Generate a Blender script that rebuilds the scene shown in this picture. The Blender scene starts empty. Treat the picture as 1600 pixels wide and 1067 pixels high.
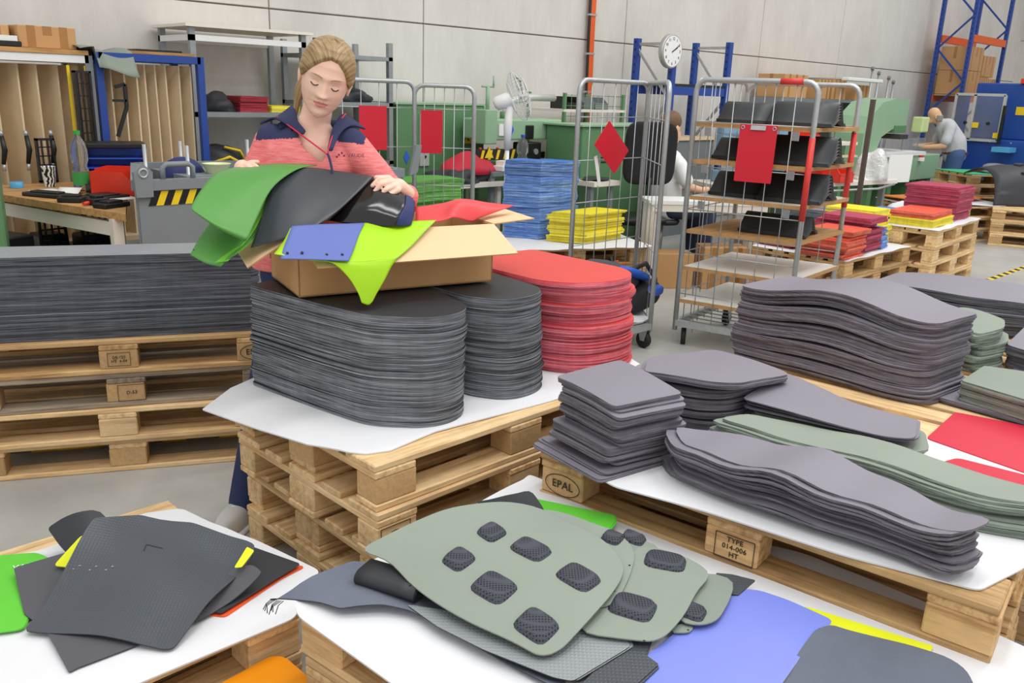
import bpy, bmesh, math, random
from mathutils import Vector, Matrix, Euler
random.seed(7)
SC = bpy.context.scene
COL = SC.collection
# ------------------------------------------------------------------ camera, world, light, exposure
PITCH, ROLL, EYE, HEAD = math.radians(16.5), math.radians(2.05), 1.585, math.atan2(.7193, .6947)
fh = Vector((math.cos(HEAD), math.sin(HEAD), 0)); rt0 = Vector((math.sin(HEAD), -math.cos(HEAD), 0)); zup = Vector((0, 0, 1))
fwd = fh*math.cos(PITCH) - zup*math.sin(PITCH); up0 = fh*math.sin(PITCH) + zup*math.cos(PITCH)
crt = rt0*math.cos(ROLL) + up0*math.sin(ROLL); cup = -rt0*math.sin(ROLL) + up0*math.cos(ROLL)
cam = bpy.data.cameras.new('camera'); camo = bpy.data.objects.new('camera', cam); COL.objects.link(camo)
cam.sensor_width = 36; cam.lens = 36*1323/1600; cam.clip_start = .05; cam.clip_end = 200
mw = Matrix.Identity(4)
for i in range(3):
    mw[i][0] = crt[i]; mw[i][1] = cup[i]; mw[i][2] = -fwd[i]
mw[2][3] = EYE; camo.matrix_world = mw
SC.camera = camo
w = bpy.data.worlds.new('hall_light'); SC.world = w; w.use_nodes = True
w.node_tree.nodes['Background'].inputs[0].default_value = (1.0, .99, .978, 1)
w.node_tree.nodes['Background'].inputs[1].default_value = .86
def area(name, loc, sx, sy, power, col=(1, .98, .95), rot=(0, 0, 0)):
    l = bpy.data.lights.new(name, 'AREA'); l.shape = 'RECTANGLE'; l.size = sx; l.size_y = sy; l.energy = power; l.color = col
    o = bpy.data.objects.new(name, l); COL.objects.link(o); o.location = loc; o.rotation_euler = rot
    return o
for ax, ay in ((-.5, -.6), (1.6, 1.6), (4.6, .2), (6.5, 2.6), (10.5, 1.6), (14.5, 2.6), (3.0, -3.0)):
    area('hall_strip_light', (ax, ay, 6.2), 3.0, .6, 75)
SC.view_settings.view_transform = 'Standard'; SC.view_settings.look = 'None'
SC.view_settings.exposure = 0.0; SC.view_settings.gamma = 1.0; SC.view_settings.use_curve_mapping = False

# ------------------------------------------------------------------ materials
def lin(h):
    h = h.lstrip('#'); o = []
    for i in (0, 2, 4):
        c = int(h[i:i+2], 16)/255; o.append(c/12.92 if c <= .04045 else ((c+.055)/1.055)**2.4)
    return (*o, 1)
MATS = {}
class NT:
    def __init__(s, name):
        s.m = bpy.data.materials.new(name); s.m.use_nodes = True; s.t = s.m.node_tree; s.b = s.t.nodes['Principled BSDF']
    def n(s, typ, **kw):
        x = s.t.nodes.new(typ)
        for k, v in kw.items():
            if k in x.inputs: x.inputs[k].default_value = v
            else: setattr(x, k, v)
        return x
    def l(s, a, b): s.t.links.new(a, b)
    def coord(s, scale=(1, 1, 1), src='Object', rot=(0, 0, 0)):
        if src == 'World': o = s.n('ShaderNodeNewGeometry').outputs['Position']
        else: o = s.n('ShaderNodeTexCoord').outputs[src]
        mp = s.n('ShaderNodeMapping'); mp.inputs['Scale'].default_value = scale; mp.inputs['Rotation'].default_value = rot
        s.l(o, mp.inputs[0]); return mp.outputs[0]
    def noise(s, vec, scale, detail=4, rough=.6):
        x = s.n('ShaderNodeTexNoise'); x.inputs['Scale'].default_value = scale; x.inputs['Detail'].default_value = detail; x.inputs['Roughness'].default_value = rough
        s.l(vec, x.inputs['Vector']); return x.outputs['Fac']
    def ramp(s, fac, stops):
        x = s.n('ShaderNodeValToRGB'); s.l(fac, x.inputs[0]); e = x.color_ramp.elements
        while len(e) < len(stops): e.new(.5)
        for el, (p, c) in zip(e, stops): el.position = p; el.color = c if not isinstance(c, str) else lin(c)
        return x.outputs[0]
    def bump(s, h, strength=.3, dist=.01):
        x = s.n('ShaderNodeBump'); x.inputs['Strength'].default_value = strength; x.inputs['Distance'].default_value = dist
        s.l(h, x.inputs['Height']); s.l(x.outputs[0], s.b.inputs['Normal'])
    def mul(s, col, fac_out, lo, hi):
        mr = s.n('ShaderNodeMapRange'); mr.inputs[3].default_value = lo; mr.inputs[4].default_value = hi; s.l(fac_out, mr.inputs[0])
        mx = s.n('ShaderNodeMix', data_type='RGBA', blend_type='MULTIPLY'); mx.inputs[0].default_value = 1
        if isinstance(col, tuple): mx.inputs[6].default_value = col
        else: s.l(col, mx.inputs[6])
        s.l(mr.outputs[0], mx.inputs[7]); return mx.outputs[2]
def sc4(c, k): return (c[0]*k, c[1]*k, c[2]*k, 1)
def plain(name, h, rough=.5, metal=0, var=.12, scale=8, bump=0, bscale=200, rnd=0, **kw):
    if name in MATS: return MATS[name]
    t = NT(name); c = lin(h) if isinstance(h, str) else h; t.b.inputs['Roughness'].default_value = rough; t.b.inputs['Metallic'].default_value = metal
    v = t.coord(); f = t.noise(v, scale)
    o = t.mul(c, f, 1-var, 1+var)
    if rnd:
        oi = t.n('ShaderNodeObjectInfo'); o = t.mul(o, oi.outputs['Random'], 1-rnd, 1+rnd)
    t.l(o, t.b.inputs['Base Color'])
    if bump: t.bump(t.noise(v, bscale, 2), bump, .002)
    for k, val in kw.items(): t.b.inputs[k].default_value = val
    MATS[name] = t.m; return t.m
def wood(name, light, dark, grain=1.0, rnd=.2):
    if name in MATS: return MATS[name]
    t = NT(name); t.b.inputs['Roughness'].default_value = .75
    oi = t.n('ShaderNodeObjectInfo'); tc = t.n('ShaderNodeTexCoord')
    add = t.n('ShaderNodeVectorMath', operation='ADD'); t.l(tc.outputs['Object'], add.inputs[0])
    ml = t.n('ShaderNodeVectorMath', operation='SCALE'); ml.inputs[0].default_value = (7, 13, 5); t.l(oi.outputs['Random'], ml.inputs[3]); t.l(ml.outputs[0], add.inputs[1])
    mp = t.n('ShaderNodeMapping'); mp.inputs['Scale'].default_value = (1.6, 26, 26); t.l(add.outputs[0], mp.inputs[0])
    f = t.noise(mp.outputs[0], 1.6*grain, 6, .65)
    col = t.ramp(f, [(.30, dark), (.55, light), (.8, light)])
    mp2 = t.n('ShaderNodeMapping'); mp2.inputs['Scale'].default_value = (4, 9, 9); t.l(add.outputs[0], mp2.inputs[0])
    g = t.noise(mp2.outputs[0], 2.2, 5, .7)
    col = t.mul(col, g, .62, 1.32); col = t.mul(col, oi.outputs['Random'], 1-rnd, 1+rnd*.6)
    t.l(col, t.b.inputs['Base Color']); t.bump(f, .25, .003)
    MATS[name] = t.m; return t.m
def sheetmat(name, h, rough=.55, weave=0, wscale=260, var=.06, spec=.35):
    if name in MATS: return MATS[name]
    t = NT(name); c = lin(h); t.b.inputs['Roughness'].default_value = rough; t.b.inputs['Specular IOR Level'].default_value = spec
    v = t.coord(); f = t.noise(v, 5, 3)
    o = t.mul(c, f, 1-var, 1+var); g = t.noise(v, 420, 2); o = t.mul(o, g, 1-var, 1+var)
    oi = t.n('ShaderNodeObjectInfo'); o = t.mul(o, oi.outputs['Random'], .94, 1.06)
    t.l(o, t.b.inputs['Base Color'])
    if weave:
        w1 = t.n('ShaderNodeTexWave', wave_type='BANDS', bands_direction='DIAGONAL'); w1.inputs['Scale'].default_value = wscale/6; t.l(v, w1.inputs[0])
        w2 = t.n('ShaderNodeTexWave', wave_type='BANDS', bands_direction='X'); w2.inputs['Scale'].default_value = wscale/7; t.l(t.coord(rot=(0, 0, .8)), w2.inputs[0])
        m = t.n('ShaderNodeMath', operation='MULTIPLY'); t.l(w1.outputs[1], m.inputs[0]); t.l(w2.outputs[1], m.inputs[1])
        t.bump(m.outputs[0], weave, .002)
    else: t.bump(g, .08, .001)
    MATS[name] = t.m; return t.m
def edgemat(name, lo, hi, vs=330):
    """cut edges of piled sheets: thin horizontal streaks"""
    if name in MATS: return MATS[name]
    t = NT(name); t.b.inputs['Roughness'].default_value = .8
    f = t.noise(t.coord((6, 6, vs), 'World'), 1.0, 3, .6)
    g = t.noise(t.coord((30, 30, 3), 'World'), 1.0, 3, .6)
    col = t.ramp(f, [(.33, lo), (.66, hi)]); col = t.mul(col, g, .72, 1.3)
    oi = t.n('ShaderNodeObjectInfo'); col = t.mul(col, oi.outputs['Random'], .82, 1.16)
    t.l(col, t.b.inputs['Base Color']); t.bump(f, .5, .003)
    MATS[name] = t.m; return t.m

# ------------------------------------------------------------------ geometry helpers
class G:
    """collects faces in local metres, then builds ONE mesh object"""
    def __init__(s): s.v = []; s.f = []; s.mi = []; s.sm = []
    def add(s, vs, fs, mi=0, smooth=False, T=None):
        b = len(s.v)
        for p in vs: s.v.append(tuple(T @ Vector(p)) if T is not None else tuple(p))
        for f in fs: s.f.append(tuple(i+b for i in f)); s.mi.append(mi); s.sm.append(smooth)
        return s
    def box(s, c, d, rz=0, mi=0, bev=0, R=None):
        x, y, z = d[0]/2, d[1]/2, d[2]/2
        T = Matrix.Translation(c) @ (R.to_4x4() if R is not None else Matrix.Rotation(rz, 4, 'Z'))
        if not bev:
            vs = [(a*x, b*y, e*z) for e in (-1, 1) for b in (-1, 1) for a in (-1, 1)]
            return s.add(vs, [(0, 2, 3, 1), (4, 5, 7, 6), (0, 1, 5, 4), (2, 6, 7, 3), (0, 4, 6, 2), (1, 3, 7, 5)], mi, False, T)
        bm = bmesh.new(); bmesh.ops.create_cube(bm, size=1)
        for q in bm.verts: q.co = Vector((q.co.x*2*x, q.co.y*2*y, q.co.z*2*z))
        bmesh.ops.bevel(bm, geom=bm.edges[:], offset=min(bev, x*.9, y*.9, z*.9), segments=1 if bev < .012 else 2, affect='EDGES', profile=.5)
        s.bm(bm, mi, T); return s
    def bm(s, bm, mi=0, T=None, smooth=False):
        bm.verts.ensure_lookup_table(); bm.verts.index_update()
        s.add([q.co.copy() for q in bm.verts], [[q.index for q in f.verts] for f in bm.faces], mi, smooth, T); bm.free(); return s
    def span(s, a, b, mi=0, bev=0):
        return s.box([(a[i]+b[i])/2 for i in range(3)], [abs(b[i]-a[i]) for i in range(3)], 0, mi, bev)
    def bar(s, p, q, w, h, mi=0, up=(0, 0, 1)):
        p, q = Vector(p), Vector(q); d = q-p; x = d.normalized(); upv = Vector(up)
        if abs(x.dot(upv)) > .98: upv = Vector((1, 0, 0))
        y = upv.cross(x).normalized(); z = x.cross(y)
        return s.box((p+q)/2, (d.length, w, h), 0, mi, 0, Matrix((x, y, z)).transposed())
    def tube(s, pts, r, n=8, mi=0, cap=True, closed=False, smooth=True):
        P = [Vector(p) for p in pts]; N = len(P); rr = r if isinstance(r, (list, tuple)) else [r]*N
        vs = []; prev = None
        for i in range(N):
            if closed: d = P[(i+1) % N]-P[i-1]
            else: d = P[min(i+1, N-1)]-P[max(i-1, 0)]
            d.normalize()
            if prev is None:
                a = Vector((0, 0, 1)) if abs(d.z) < .9 else Vector((1, 0, 0)); prev = a.cross(d).normalized()
            else:
                prev = prev - d*prev.dot(d)
                prev = prev.normalized() if prev.length > 1e-6 else d.orthogonal().normalized()
            b = d.cross(prev)
            for k in range(n):
                t = 2*math.pi*k/n; vs.append(P[i]+(prev*math.cos(t)+b*math.sin(t))*rr[i])
        fs = []; M_ = N if closed else N-1
        for i in range(M_):
            j = (i+1) % N
            for k in range(n): fs.append((i*n+k, i*n+(k+1) % n, j*n+(k+1) % n, j*n+k))
        s.add(vs, fs, mi, smooth)
        if cap and not closed:
            b = len(s.v)-len(vs)
            s.f.append(tuple(b+k for k in range(n))[::-1]); s.mi.append(mi); s.sm.append(False)
            s.f.append(tuple(b+(N-1)*n+k for k in range(n))); s.mi.append(mi); s.sm.append(False)
        return s
    def cyl(s, p, q, r, n=12, mi=0, r2=None): return s.tube([p, q], [r, r if r2 is None else r2], n, mi)
    def lathe(s, prof, n=20, mi=0, c=(0, 0, 0), R=None, cap=True):
        T = Matrix.Translation(c) @ (R.to_4x4() if R is not None else Matrix.Identity(4))
        vs = []; fs = []
        for (r, z) in prof:
            for k in range(n): a = 2*math.pi*k/n; vs.append((r*math.cos(a), r*math.sin(a), z))
        for i in range(len(prof)-1):
            for k in range(n): fs.append((i*n+k, i*n+(k+1) % n, (i+1)*n+(k+1) % n, (i+1)*n+k))
        s.add(vs, fs, mi, True, T)
        if cap: s.add(vs[:n], [tuple(range(n))[::-1]], mi, False, T); s.add(vs[-n:], [tuple(range(n))], mi, False, T)
        return s
    def prism(s, poly, z0, z1, mi=0, T=None):
        n = len(poly); vs = [(x, y, z0) for x, y in poly]+[(x, y, z1) for x, y in poly]
        fs = [tuple(range(n))[::-1], tuple(range(n, 2*n))]+[(i, (i+1) % n, n+(i+1) % n, n+i) for i in range(n)]
        return s.add(vs, fs, mi, False, T)
    def ball(s, c, r, nu=14, nv=10, mi=0, R=None):
        r = r if isinstance(r, (tuple, list)) else (r, r, r)
        T = Matrix.Translation(c) @ (R.to_4x4() if R is not None else Matrix.Identity(4))
        vs = [(0, 0, -r[2])]; fs = []
        for i in range(1, nv):
            t = -math.pi/2+math.pi*i/nv
            for k in range(nu): a = 2*math.pi*k/nu; vs.append((r[0]*math.cos(t)*math.cos(a), r[1]*math.cos(t)*math.sin(a), r[2]*math.sin(t)))
        vs.append((0, 0, r[2])); L = len(vs)-1
        for k in range(nu): fs.append((0, 1+(k+1) % nu, 1+k)); fs.append((L, L-nu+k, L-nu+(k+1) % nu))
        for i in range(nv-2):
            for k in range(nu): a = 1+i*nu; fs.append((a+k, a+(k+1) % nu, a+nu+(k+1) % nu, a+nu+k))
        return s.add(vs, fs, mi, True, T)
    def surf(s, fn, nu, nv, mi=0, smooth=True):
        vs = [fn(i/nu, j/nv) for i in range(nu+1) for j in range(nv+1)]
        fs = [(i*(nv+1)+j, (i+1)*(nv+1)+j, (i+1)*(nv+1)+j+1, i*(nv+1)+j+1) for i in range(nu) for j in range(nv)]
        return s.add(vs, fs, mi, smooth)
    def mesh(s, name, mats):
        me = bpy.data.meshes.new(name); me.from_pydata(s.v, [], s.f)
        for m in (mats if isinstance(mats, (list, tuple)) else [mats]): me.materials.append(m)
        me.polygons.foreach_set('material_index', s.mi); me.polygons.foreach_set('use_smooth', s.sm); me.update()
        return me
    def build(s, name, mats, parent=None, loc=None, solid=0, off=0):
        return link(name, s.mesh(name, mats), parent, loc, 0, solid, off)
def link(name, me, parent=None, loc=None, rz=0, solid=0, off=0):
    o = bpy.data.objects.new(name, me); COL.objects.link(o)
    if parent is not None: o.parent = parent
    if loc is not None: o.location = loc
    if rz: o.rotation_euler = (0, 0, rz)
    if solid:
        md = o.modifiers.new('thickness', 'SOLIDIFY'); md.thickness = solid; md.offset = off
    return o
def thing(name, label, cat, loc=(0, 0, 0), rz=0, group=None):
    o = bpy.data.objects.new(name, None); COL.objects.link(o); o.empty_display_size = .05
    o.location = loc; o.rotation_euler = (0, 0, rz); return tag(o, label, cat, group)
def tag(o, label=None, cat=None, group=None, kind=None):
    for k, v in (('label', label), ('category', cat), ('group', group), ('kind', kind)):
        if v: o[k] = v
    if cat and not kind: o['kind'] = 'thing'
    return o
def struct(o): o['kind'] = 'structure'; return o
def textmesh(txt, size, ext=.0006, align='CENTER'):
    cu = bpy.data.curves.new('lettering', 'FONT'); cu.body = txt; cu.size = size; cu.extrude = ext; cu.align_x = align; cu.align_y = 'CENTER'; cu.resolution_u = 2
    o = bpy.data.objects.new('lettering', cu); COL.objects.link(o)
    dg = bpy.context.evaluated_depsgraph_get(); me = bpy.data.meshes.new_from_object(o.evaluated_get(dg))
    bpy.data.objects.remove(o); return me
def gtext(g, txt, size, T, mi=0):
    me = textmesh(txt, size); g.add([v.co.copy() for v in me.vertices], [tuple(p.vertices) for p in me.polygons], mi, False, T); return g
def frame(o, x, y):
    """4x4 placing local x,y axes along the two given directions at point o"""
    x = Vector(x).normalized(); z = x.cross(Vector(y)).normalized(); y = z.cross(x)
    m = Matrix((x, y, z)).transposed().to_4x4(); m.translation = Vector(o); return m
def rnd_poly(pts, r, n=5):
    """polygon with rounded corners; r one radius or one per corner"""
    out = []; L = len(pts)
    for i in range(L):
        p = Vector(pts[i]); a = Vector(pts[i-1])-p; b = Vector(pts[(i+1) % L])-p
        rr = r[i] if isinstance(r, (list, tuple)) else r
        rr = min(rr, a.length*.49, b.length*.49)
        if rr < .002: out.append(tuple(p)); continue
        A = p+a.normalized()*rr; B = p+b.normalized()*rr
        for k in range(n+1):
            t = k/n; q = A*(1-t)**2+p*2*t*(1-t)+B*t*t; out.append((q.x, q.y))
    return out
def cutsheet(poly, step, thick, zf=None, smooth=True):
    """flat outline -> gridded sheet following zf(x,y), real thickness; slot 0 faces, slot 1 cut edge"""
    bm = bmesh.new(); bm.faces.new([bm.verts.new((x, y, 0)) for x, y in poly])
    if step:
        for ax in (0, 1):
            lo = min(p[ax] for p in poly); hi = max(p[ax] for p in poly); k = max(1, int((hi-lo)/step))
            for i in range(1, k):
                co = [0, 0, 0]; co[ax] = lo+(hi-lo)*i/k; no = [0, 0, 0]; no[ax] = 1
                bmesh.ops.bisect_plane(bm, geom=bm.verts[:]+bm.edges[:]+bm.faces[:], plane_co=co, plane_no=no)
    bm.normal_update()
    if sum(f.normal.z*f.calc_area() for f in bm.faces) < 0: bmesh.ops.reverse_faces(bm, faces=bm.faces[:])
    g = G(); bm.verts.index_update(); V = [v.co.copy() for v in bm.verts]; n = len(V)
    F = [[v.index for v in f.verts] for f in bm.faces]; E_ = []
    for e in bm.edges:
        if len(e.link_faces) == 1:
            lp = e.link_loops[0]; E_.append((lp.vert.index, lp.link_loop_next.vert.index))
    bm.free()
    z = [zf(p.x, p.y) if zf else 0 for p in V]
    g.add([(p.x, p.y, z[i]+thick) for i, p in enumerate(V)]+[(p.x, p.y, z[i]) for i, p in enumerate(V)],
          F+[[i+n for i in f][::-1] for f in F], 0, smooth)
    top = g.v[:n]; bot = g.v[n:2*n]
    for a, b in E_: g.add([top[b], top[a], bot[a], bot[b]], [(0, 1, 2, 3)], 1, False)
    return g
def pile(name, label, cat, poly, z0, h, n, mats, wave=None, lean=(0, 0), jit=.003, step=.06, group=None, bundles=None, tw=.006, wmin=.25, part='sheet'):
    """pile of cut sheets: every layer its own part sharing one mesh; bundles shift together"""
    cx = sum(p[0] for p in poly)/len(poly); cy = sum(p[1] for p in poly)/len(poly)
    loc = [(x-cx, y-cy) for x, y in poly]
    t = thing(name, label, cat, (cx, cy, z0), 0, group)
    pitch = h/n; nv_ = 5 if wave else 1
    bases = [cutsheet(loc, step, pitch*.95, (lambda x, y, a=wmin+(1-wmin)*q/4: wave(x, y)*a)).mesh(part, mats) for q in range(nv_)] if wave else [cutsheet(loc, 0, pitch*.95, None, False).mesh(part, mats)]
    rs = random.Random(len(label)*31+n)
    bx = by = 0; brk = 0
    for i in range(n):
        if i >= brk:
            bx, by = rs.gauss(0, jit*1.6), rs.gauss(0, jit*1.6); brk = i+rs.randint(2, bundles or 6)
        k = i/max(1, n-1); o = link(part, bases[min(nv_-1, int(k*nv_))], t)
        o.location = (bx+rs.gauss(0, jit*.6)+lean[0]*k, by+rs.gauss(0, jit*.6)+lean[1]*k, i*pitch)
        o.rotation_euler = (0, 0, rs.gauss(0, tw))
    return t
def cr(p0, p1, p2, p3, t): return (p1*2+(p2-p0)*t+(p0*2-p1*5+p2*4-p3)*t*t+(p1*3-p0-p2*3+p3)*t*t*t)*.5
def spl(P_, u):
    n = len(P_)-1; x = min(u*n, n-1e-6); i = int(x); t = x-i; g_ = lambda k: P_[k] if 0 <= k <= n else (P_[0]*2-P_[1] if k < 0 else P_[n]*2-P_[n-1])
    return cr(g_(i-1), g_(i), g_(i+1), g_(i+2), t)

# ------------------------------------------------------------------ shared colours
W_NEW = wood('pallet_wood_new', '#eccd9c', '#c6985f'); W_MID = wood('pallet_wood_used', '#d6b07b', '#9f7345'); W_OLD = wood('pallet_wood_weathered', '#a2917d', '#6d5d4d')
W_CHIP = plain('chipboard_block', '#c7a272', .85, var=.35, scale=90, bump=.4, bscale=150, rnd=.2)
INK = plain('stamp_ink', '#2b241d', .8, var=.2, scale=60)
FLEECE = plain('white_fleece', '#e0e2e6', .9, var=.035, scale=14, bump=.25, bscale=60)
BLK = sheetmat('black_rubber_sheet', '#35373b', .5); BLK_E = edgemat('black_sheet_edges', '#3c3f45', '#959aa2')
CARB = sheetmat('textured_black_sheet', '#4b5056', .36, weave=.3)
CHAR_E = edgemat('charcoal_sheet_edges', '#2c2f36', '#6a6e78')
GRY = sheetmat('grey_foam_sheet', '#827e89', .55, spec=.45); GRY_E = edgemat('grey_sheet_edges', '#423f45', '#827e88')
RED = sheetmat('red_sheet', '#d24d47', .55); RED_E = edgemat('red_sheet_edges', '#c23a54', '#f0929f')
CRIM = sheetmat('crimson_sheet', '#c8283f', .55); OLIVE = sheetmat('olive_sheet', '#8d978c', .7, spec=.2); OLIVE_E = edgemat('olive_sheet_edges', '#57625a', '#9aa699')
FELT = sheetmat('slate_felt', '#6b717f', .95, var=.16, spec=.1); SILV = sheetmat('silver_weave_sheet', '#8d9396', .35, weave=.5); GREEN = sheetmat('bright_green_sheet', '#63c83c', .45)
LAV = sheetmat('lavender_blue_sheet', '#808ee6', .4); YEL = sheetmat('neon_yellow_sheet', '#e8f02c', .5); ORNG = sheetmat('orange_sheet', '#ee9410', .45); VERM = sheetmat('vermilion_sheet', '#ee5a2c', .5)
LIME = sheetmat('lime_sheet', '#a6d81c', .4); BLUE = sheetmat('muted_blue_sheet', '#5f6fb0', .6); NAVY = sheetmat('navy_sheet', '#2a3468', .55); LEAF = sheetmat('leaf_green_sheet', '#559345', .4); LEAF_E = edgemat('leaf_green_edges', '#4a8a34', '#7cc04e')
CARD = plain('cardboard', '#c79a68', .85, var=.06, scale=5); CARD_IN = plain('cardboard_liner', '#e6c39a', .85, var=.05, scale=5)

# ------------------------------------------------------------------ floor and walls
t_ = NT('concrete_floor'); t_.b.inputs['Roughness'].default_value = .45
f_ = t_.noise(t_.coord(src='World'), 1.1, 6, .65); f2_ = t_.noise(t_.coord(src='World'), 9, 5, .7)
t_.l(t_.mul(t_.ramp(f_, [(.3, '#a3a39e'), (.7, '#bfbfba')]), f2_, .88, 1.1), t_.b.inputs['Base Color']); t_.bump(f2_, .05, .002)
FLOORM = t_.m
struct(G().span((-6, -6, -.1), (26, 6.72, 0)).build('floor', FLOORM))
t_ = NT('cast_concrete_wall'); t_.b.inputs['Roughness'].default_value = .85
f_ = t_.noise(t_.coord((1, 1, .45), 'World'), 1.6, 6, .62); f2_ = t_.noise(t_.coord((14, 14, 3), 'World'), 1.5, 5, .7)
t_.l(t_.mul(t_.ramp(f_, [(.25, '#cbc7c0'), (.6, '#dedbd5'), (.85, '#d5d1c9')]), f2_, .9, 1.06), t_.b.inputs['Base Color']); t_.bump(f2_, .06, .004)
WALLM = t_.m; JOINT = plain('joint_mortar', '#b9b1a2', .9)
wb = struct(G().span((-6, 6.64, -.05), (21.5, 6.9, 7.2)).build('wall_back', JOINT))
xs = [-6, -1.3, 1.0, 3.55, 5.1, 8.0, 10.9, 13.2, 16.0, 18.7, 21.5]
for a, b in zip(xs, xs[1:]):
    for z0, z1 in ((0, 2.145), (2.145, 4.6), (4.6, 7.2)):
        G().span((a+.006, 6.6, z0+.006), (b-.006, 6.66, z1-.006), bev=.004).build('concrete_panel', WALLM, wb)
wr = struct(G().span((21.5, -6, -.05), (21.8, 6.9, 7.2)).build('wall_right', JOINT))
for a, b in zip((-6, -2.5, 1, 4, 6.9), (-2.5, 1, 4, 6.9)):
    for z0, z1 in ((0, 3.0), (3.0, 7.2)): G().span((21.44, a+.006, z0+.006), (21.52, b-.006, z1-.006)).build('concrete_panel', WALLM, wr)

# ------------------------------------------------------------------ pallets
PM = {}
def pm(key, d, mat):
    if (key, mat.name) not in PM: PM[key, mat.name] = G().box((0, 0, 0), d, bev=.004).mesh(key, mat)
    return PM[key, mat.name]
def pallet(label, loc, rz, mat=None, blockmat=None, L=1.2, W=.8, group=None, stamp=None, seed=0, cross=None):
    mat = mat or W_NEW; bm_ = blockmat or mat; rs = random.Random(seed*7+len(label))
    t = thing('pallet', label, 'pallet', loc, rz, group)
    def put(nm, me, p, r=0):
        o = link(nm, me, t, p, r); o.scale = (L/1.2 if not r else W/.8, 1, 1); return o
    jw = lambda s=.004: rs.uniform(-s, s)
    for y, wd in ((-W/2+.05, .1), (0, .145), (W/2-.05, .1)):
        put('bottom_board', pm('bb%d' % (wd*1000), (1.2, wd, .022), mat), (jw(), y+jw(.002), .011))
        for x in (-L/2+.0725, 0, L/2-.0725):
            o = link('block', pm('bk%d' % (wd*1000), (.143, wd-.002, .078), bm_ if rs.random() < .75 else W_CHIP), t, (x+jw(.003), y+jw(.002), .061))
    for x in (-L/2+.0725, 0, L/2-.0725): put('cross_board', pm('cb', (.8, .145, .022), mat), (x+jw(.002), 0, .111), math.pi/2)
    ds = W-.145
    for i, wd in enumerate((.145, .1, .145, .1, .145)):
        put('deck_board', pm('db%d' % (wd*1000), (1.2, wd, .022), mat), (jw(), -ds/2+ds*i/4+jw(.003), .133))
    if stamp:
        for (txt, size, p, ax, oval) in stamp:
            g = G(); T = frame(p, ax, (0, 0, 1)); gtext(g, txt, size, T)
            if oval:
                q = [T @ Vector((math.cos(a)*size*1.75, math.sin(a)*size*.95, .0008)) for a in [k*math.pi/12 for k in range(24)]]
                g.tube(q, .0014, 4, closed=True)
            elif oval is None:
                w_, h_ = size*2.6, size*1.7; q = [T @ Vector((a*w_, b*h_, .0008)) for a, b in ((-1, -1), (1, -1), (1, 1), (-1, 1))]
                for k in range(4): g.bar(q[k], q[(k+1) % 4], .0016, .0016)
            g.build('stamp', INK, t)
    return t
EX, EY = (1, 0, 0), (0, -1, 0)
# central stack of four under the black piles
c1 = (1.82, 2.205); a1 = math.radians(1.0)
lv = ['topmost', 'second from top', 'third from top', 'lowest']
for k in range(4):
    z = .144*(3-k); x = c1[0]+(.0, -.012, .02, .01)[k]; y = c1[1]+(0, -.008, .01, 0)[k]
    pallet('%s pale wooden pallet in the stack under the black and red sheet piles' % lv[k], (x, y, z), a1+(0, .01, -.008, .004)[k], W_NEW, W_NEW if k else W_CHIP, seed=k,
           stamp=[('QUAL-AT\nEPAL', .022, (.53, -.4012, .061), EX, None)] if 0 else ([('YPL\nIPPC', .02, (-.535, -.4012, .061), EX, None)] if k == 1 else None))
# left stack of four under the long charcoal pile
al = math.radians(-25.0); dl = Vector((math.cos(al), math.sin(al), 0)); nl = Vector((-dl.y, dl.x, 0))
cl = Vector((1.06, 3.445, 0)) + nl*.4 + dl*.055
sp = [('EPAL', .034, (.525, -.4012, .06), EX, True), ('DE-123\nHT  4-04', .016, (0, -.4012, .062), EX, None)]
for k, (m, bm_) in enumerate(((W_MID, W_CHIP), (W_OLD, W_OLD), (W_NEW, W_NEW), (W_NEW, W_CHIP))):
    pallet(['wooden pallet with oval stamp directly under the long charcoal pile', 'weathered grey pallet, second in the stack under the long charcoal pile', 'pale clean pallet, third in the stack under the long charcoal pile', 'pallet on the floor under the long charcoal pile, with chipboard middle block'][k],
           cl+Vector((0, 0, .144*(3-k)))+dl*(0, .012, -.02, .01)[k]+nl*(0, .005, -.01, .012)[k], al+(0, .008, -.02, -.03)[k], m, bm_, seed=20+k, stamp=sp if k == 0 else ([('D-53', .02, (0.02, -.4012, .06), EX, None)] if k == 1 else None))
# yellow-grey conduit lying inside the lowest left pallet
g = G(); g.cyl((-.58, -.16, 0), (.62, -.16, 0), .03, 12); tag(g.build('steel_tube', plain('worn_steel', '#8b8780', .5, .4, var=.3), None), 'grey steel tube pushed into the floor pallet under the long charcoal pile', 'tube')
o = bpy.data.objects['steel_tube']; o.location = cl+Vector((0, 0, .054)); o.rotation_euler = (0, 0, al-.03)
for x0, x1 in ((-.4, -.12), (.12, .22), (.36, .48)):
    G().cyl((x0, -.16, 0), (x1, -.16, 0), .0312, 12).build('yellow_band', plain('tape_yellow', '#e3b523', .5), o)
# right stack of four under the grey piles
a2 = math.radians(-81.4); d2 = Vector((math.cos(a2), math.sin(a2), 0)); n2 = Vector((-d2.y, d2.x, 0))
c2 = Vector((1.659, 1.577, 0))+d2*.6+n2*.4
for k in range(4):
    pallet('%s used pallet in the stack under the wavy grey sheet piles' % lv[k], c2+Vector((0, 0, .144*(3-k)))+d2*(0, .01, -.015, 0)[k], a2+(0, .006, -.01, 0)[k], W_MID, W_MID, seed=40+k,
           stamp=[('EPAL', .034, (-.52, -.4012, .06), EX, True), ('TYPE\n014-006\nHT', .02, (.01, -.4012, .058), EX, None)] if k == 0 else None)
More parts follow.
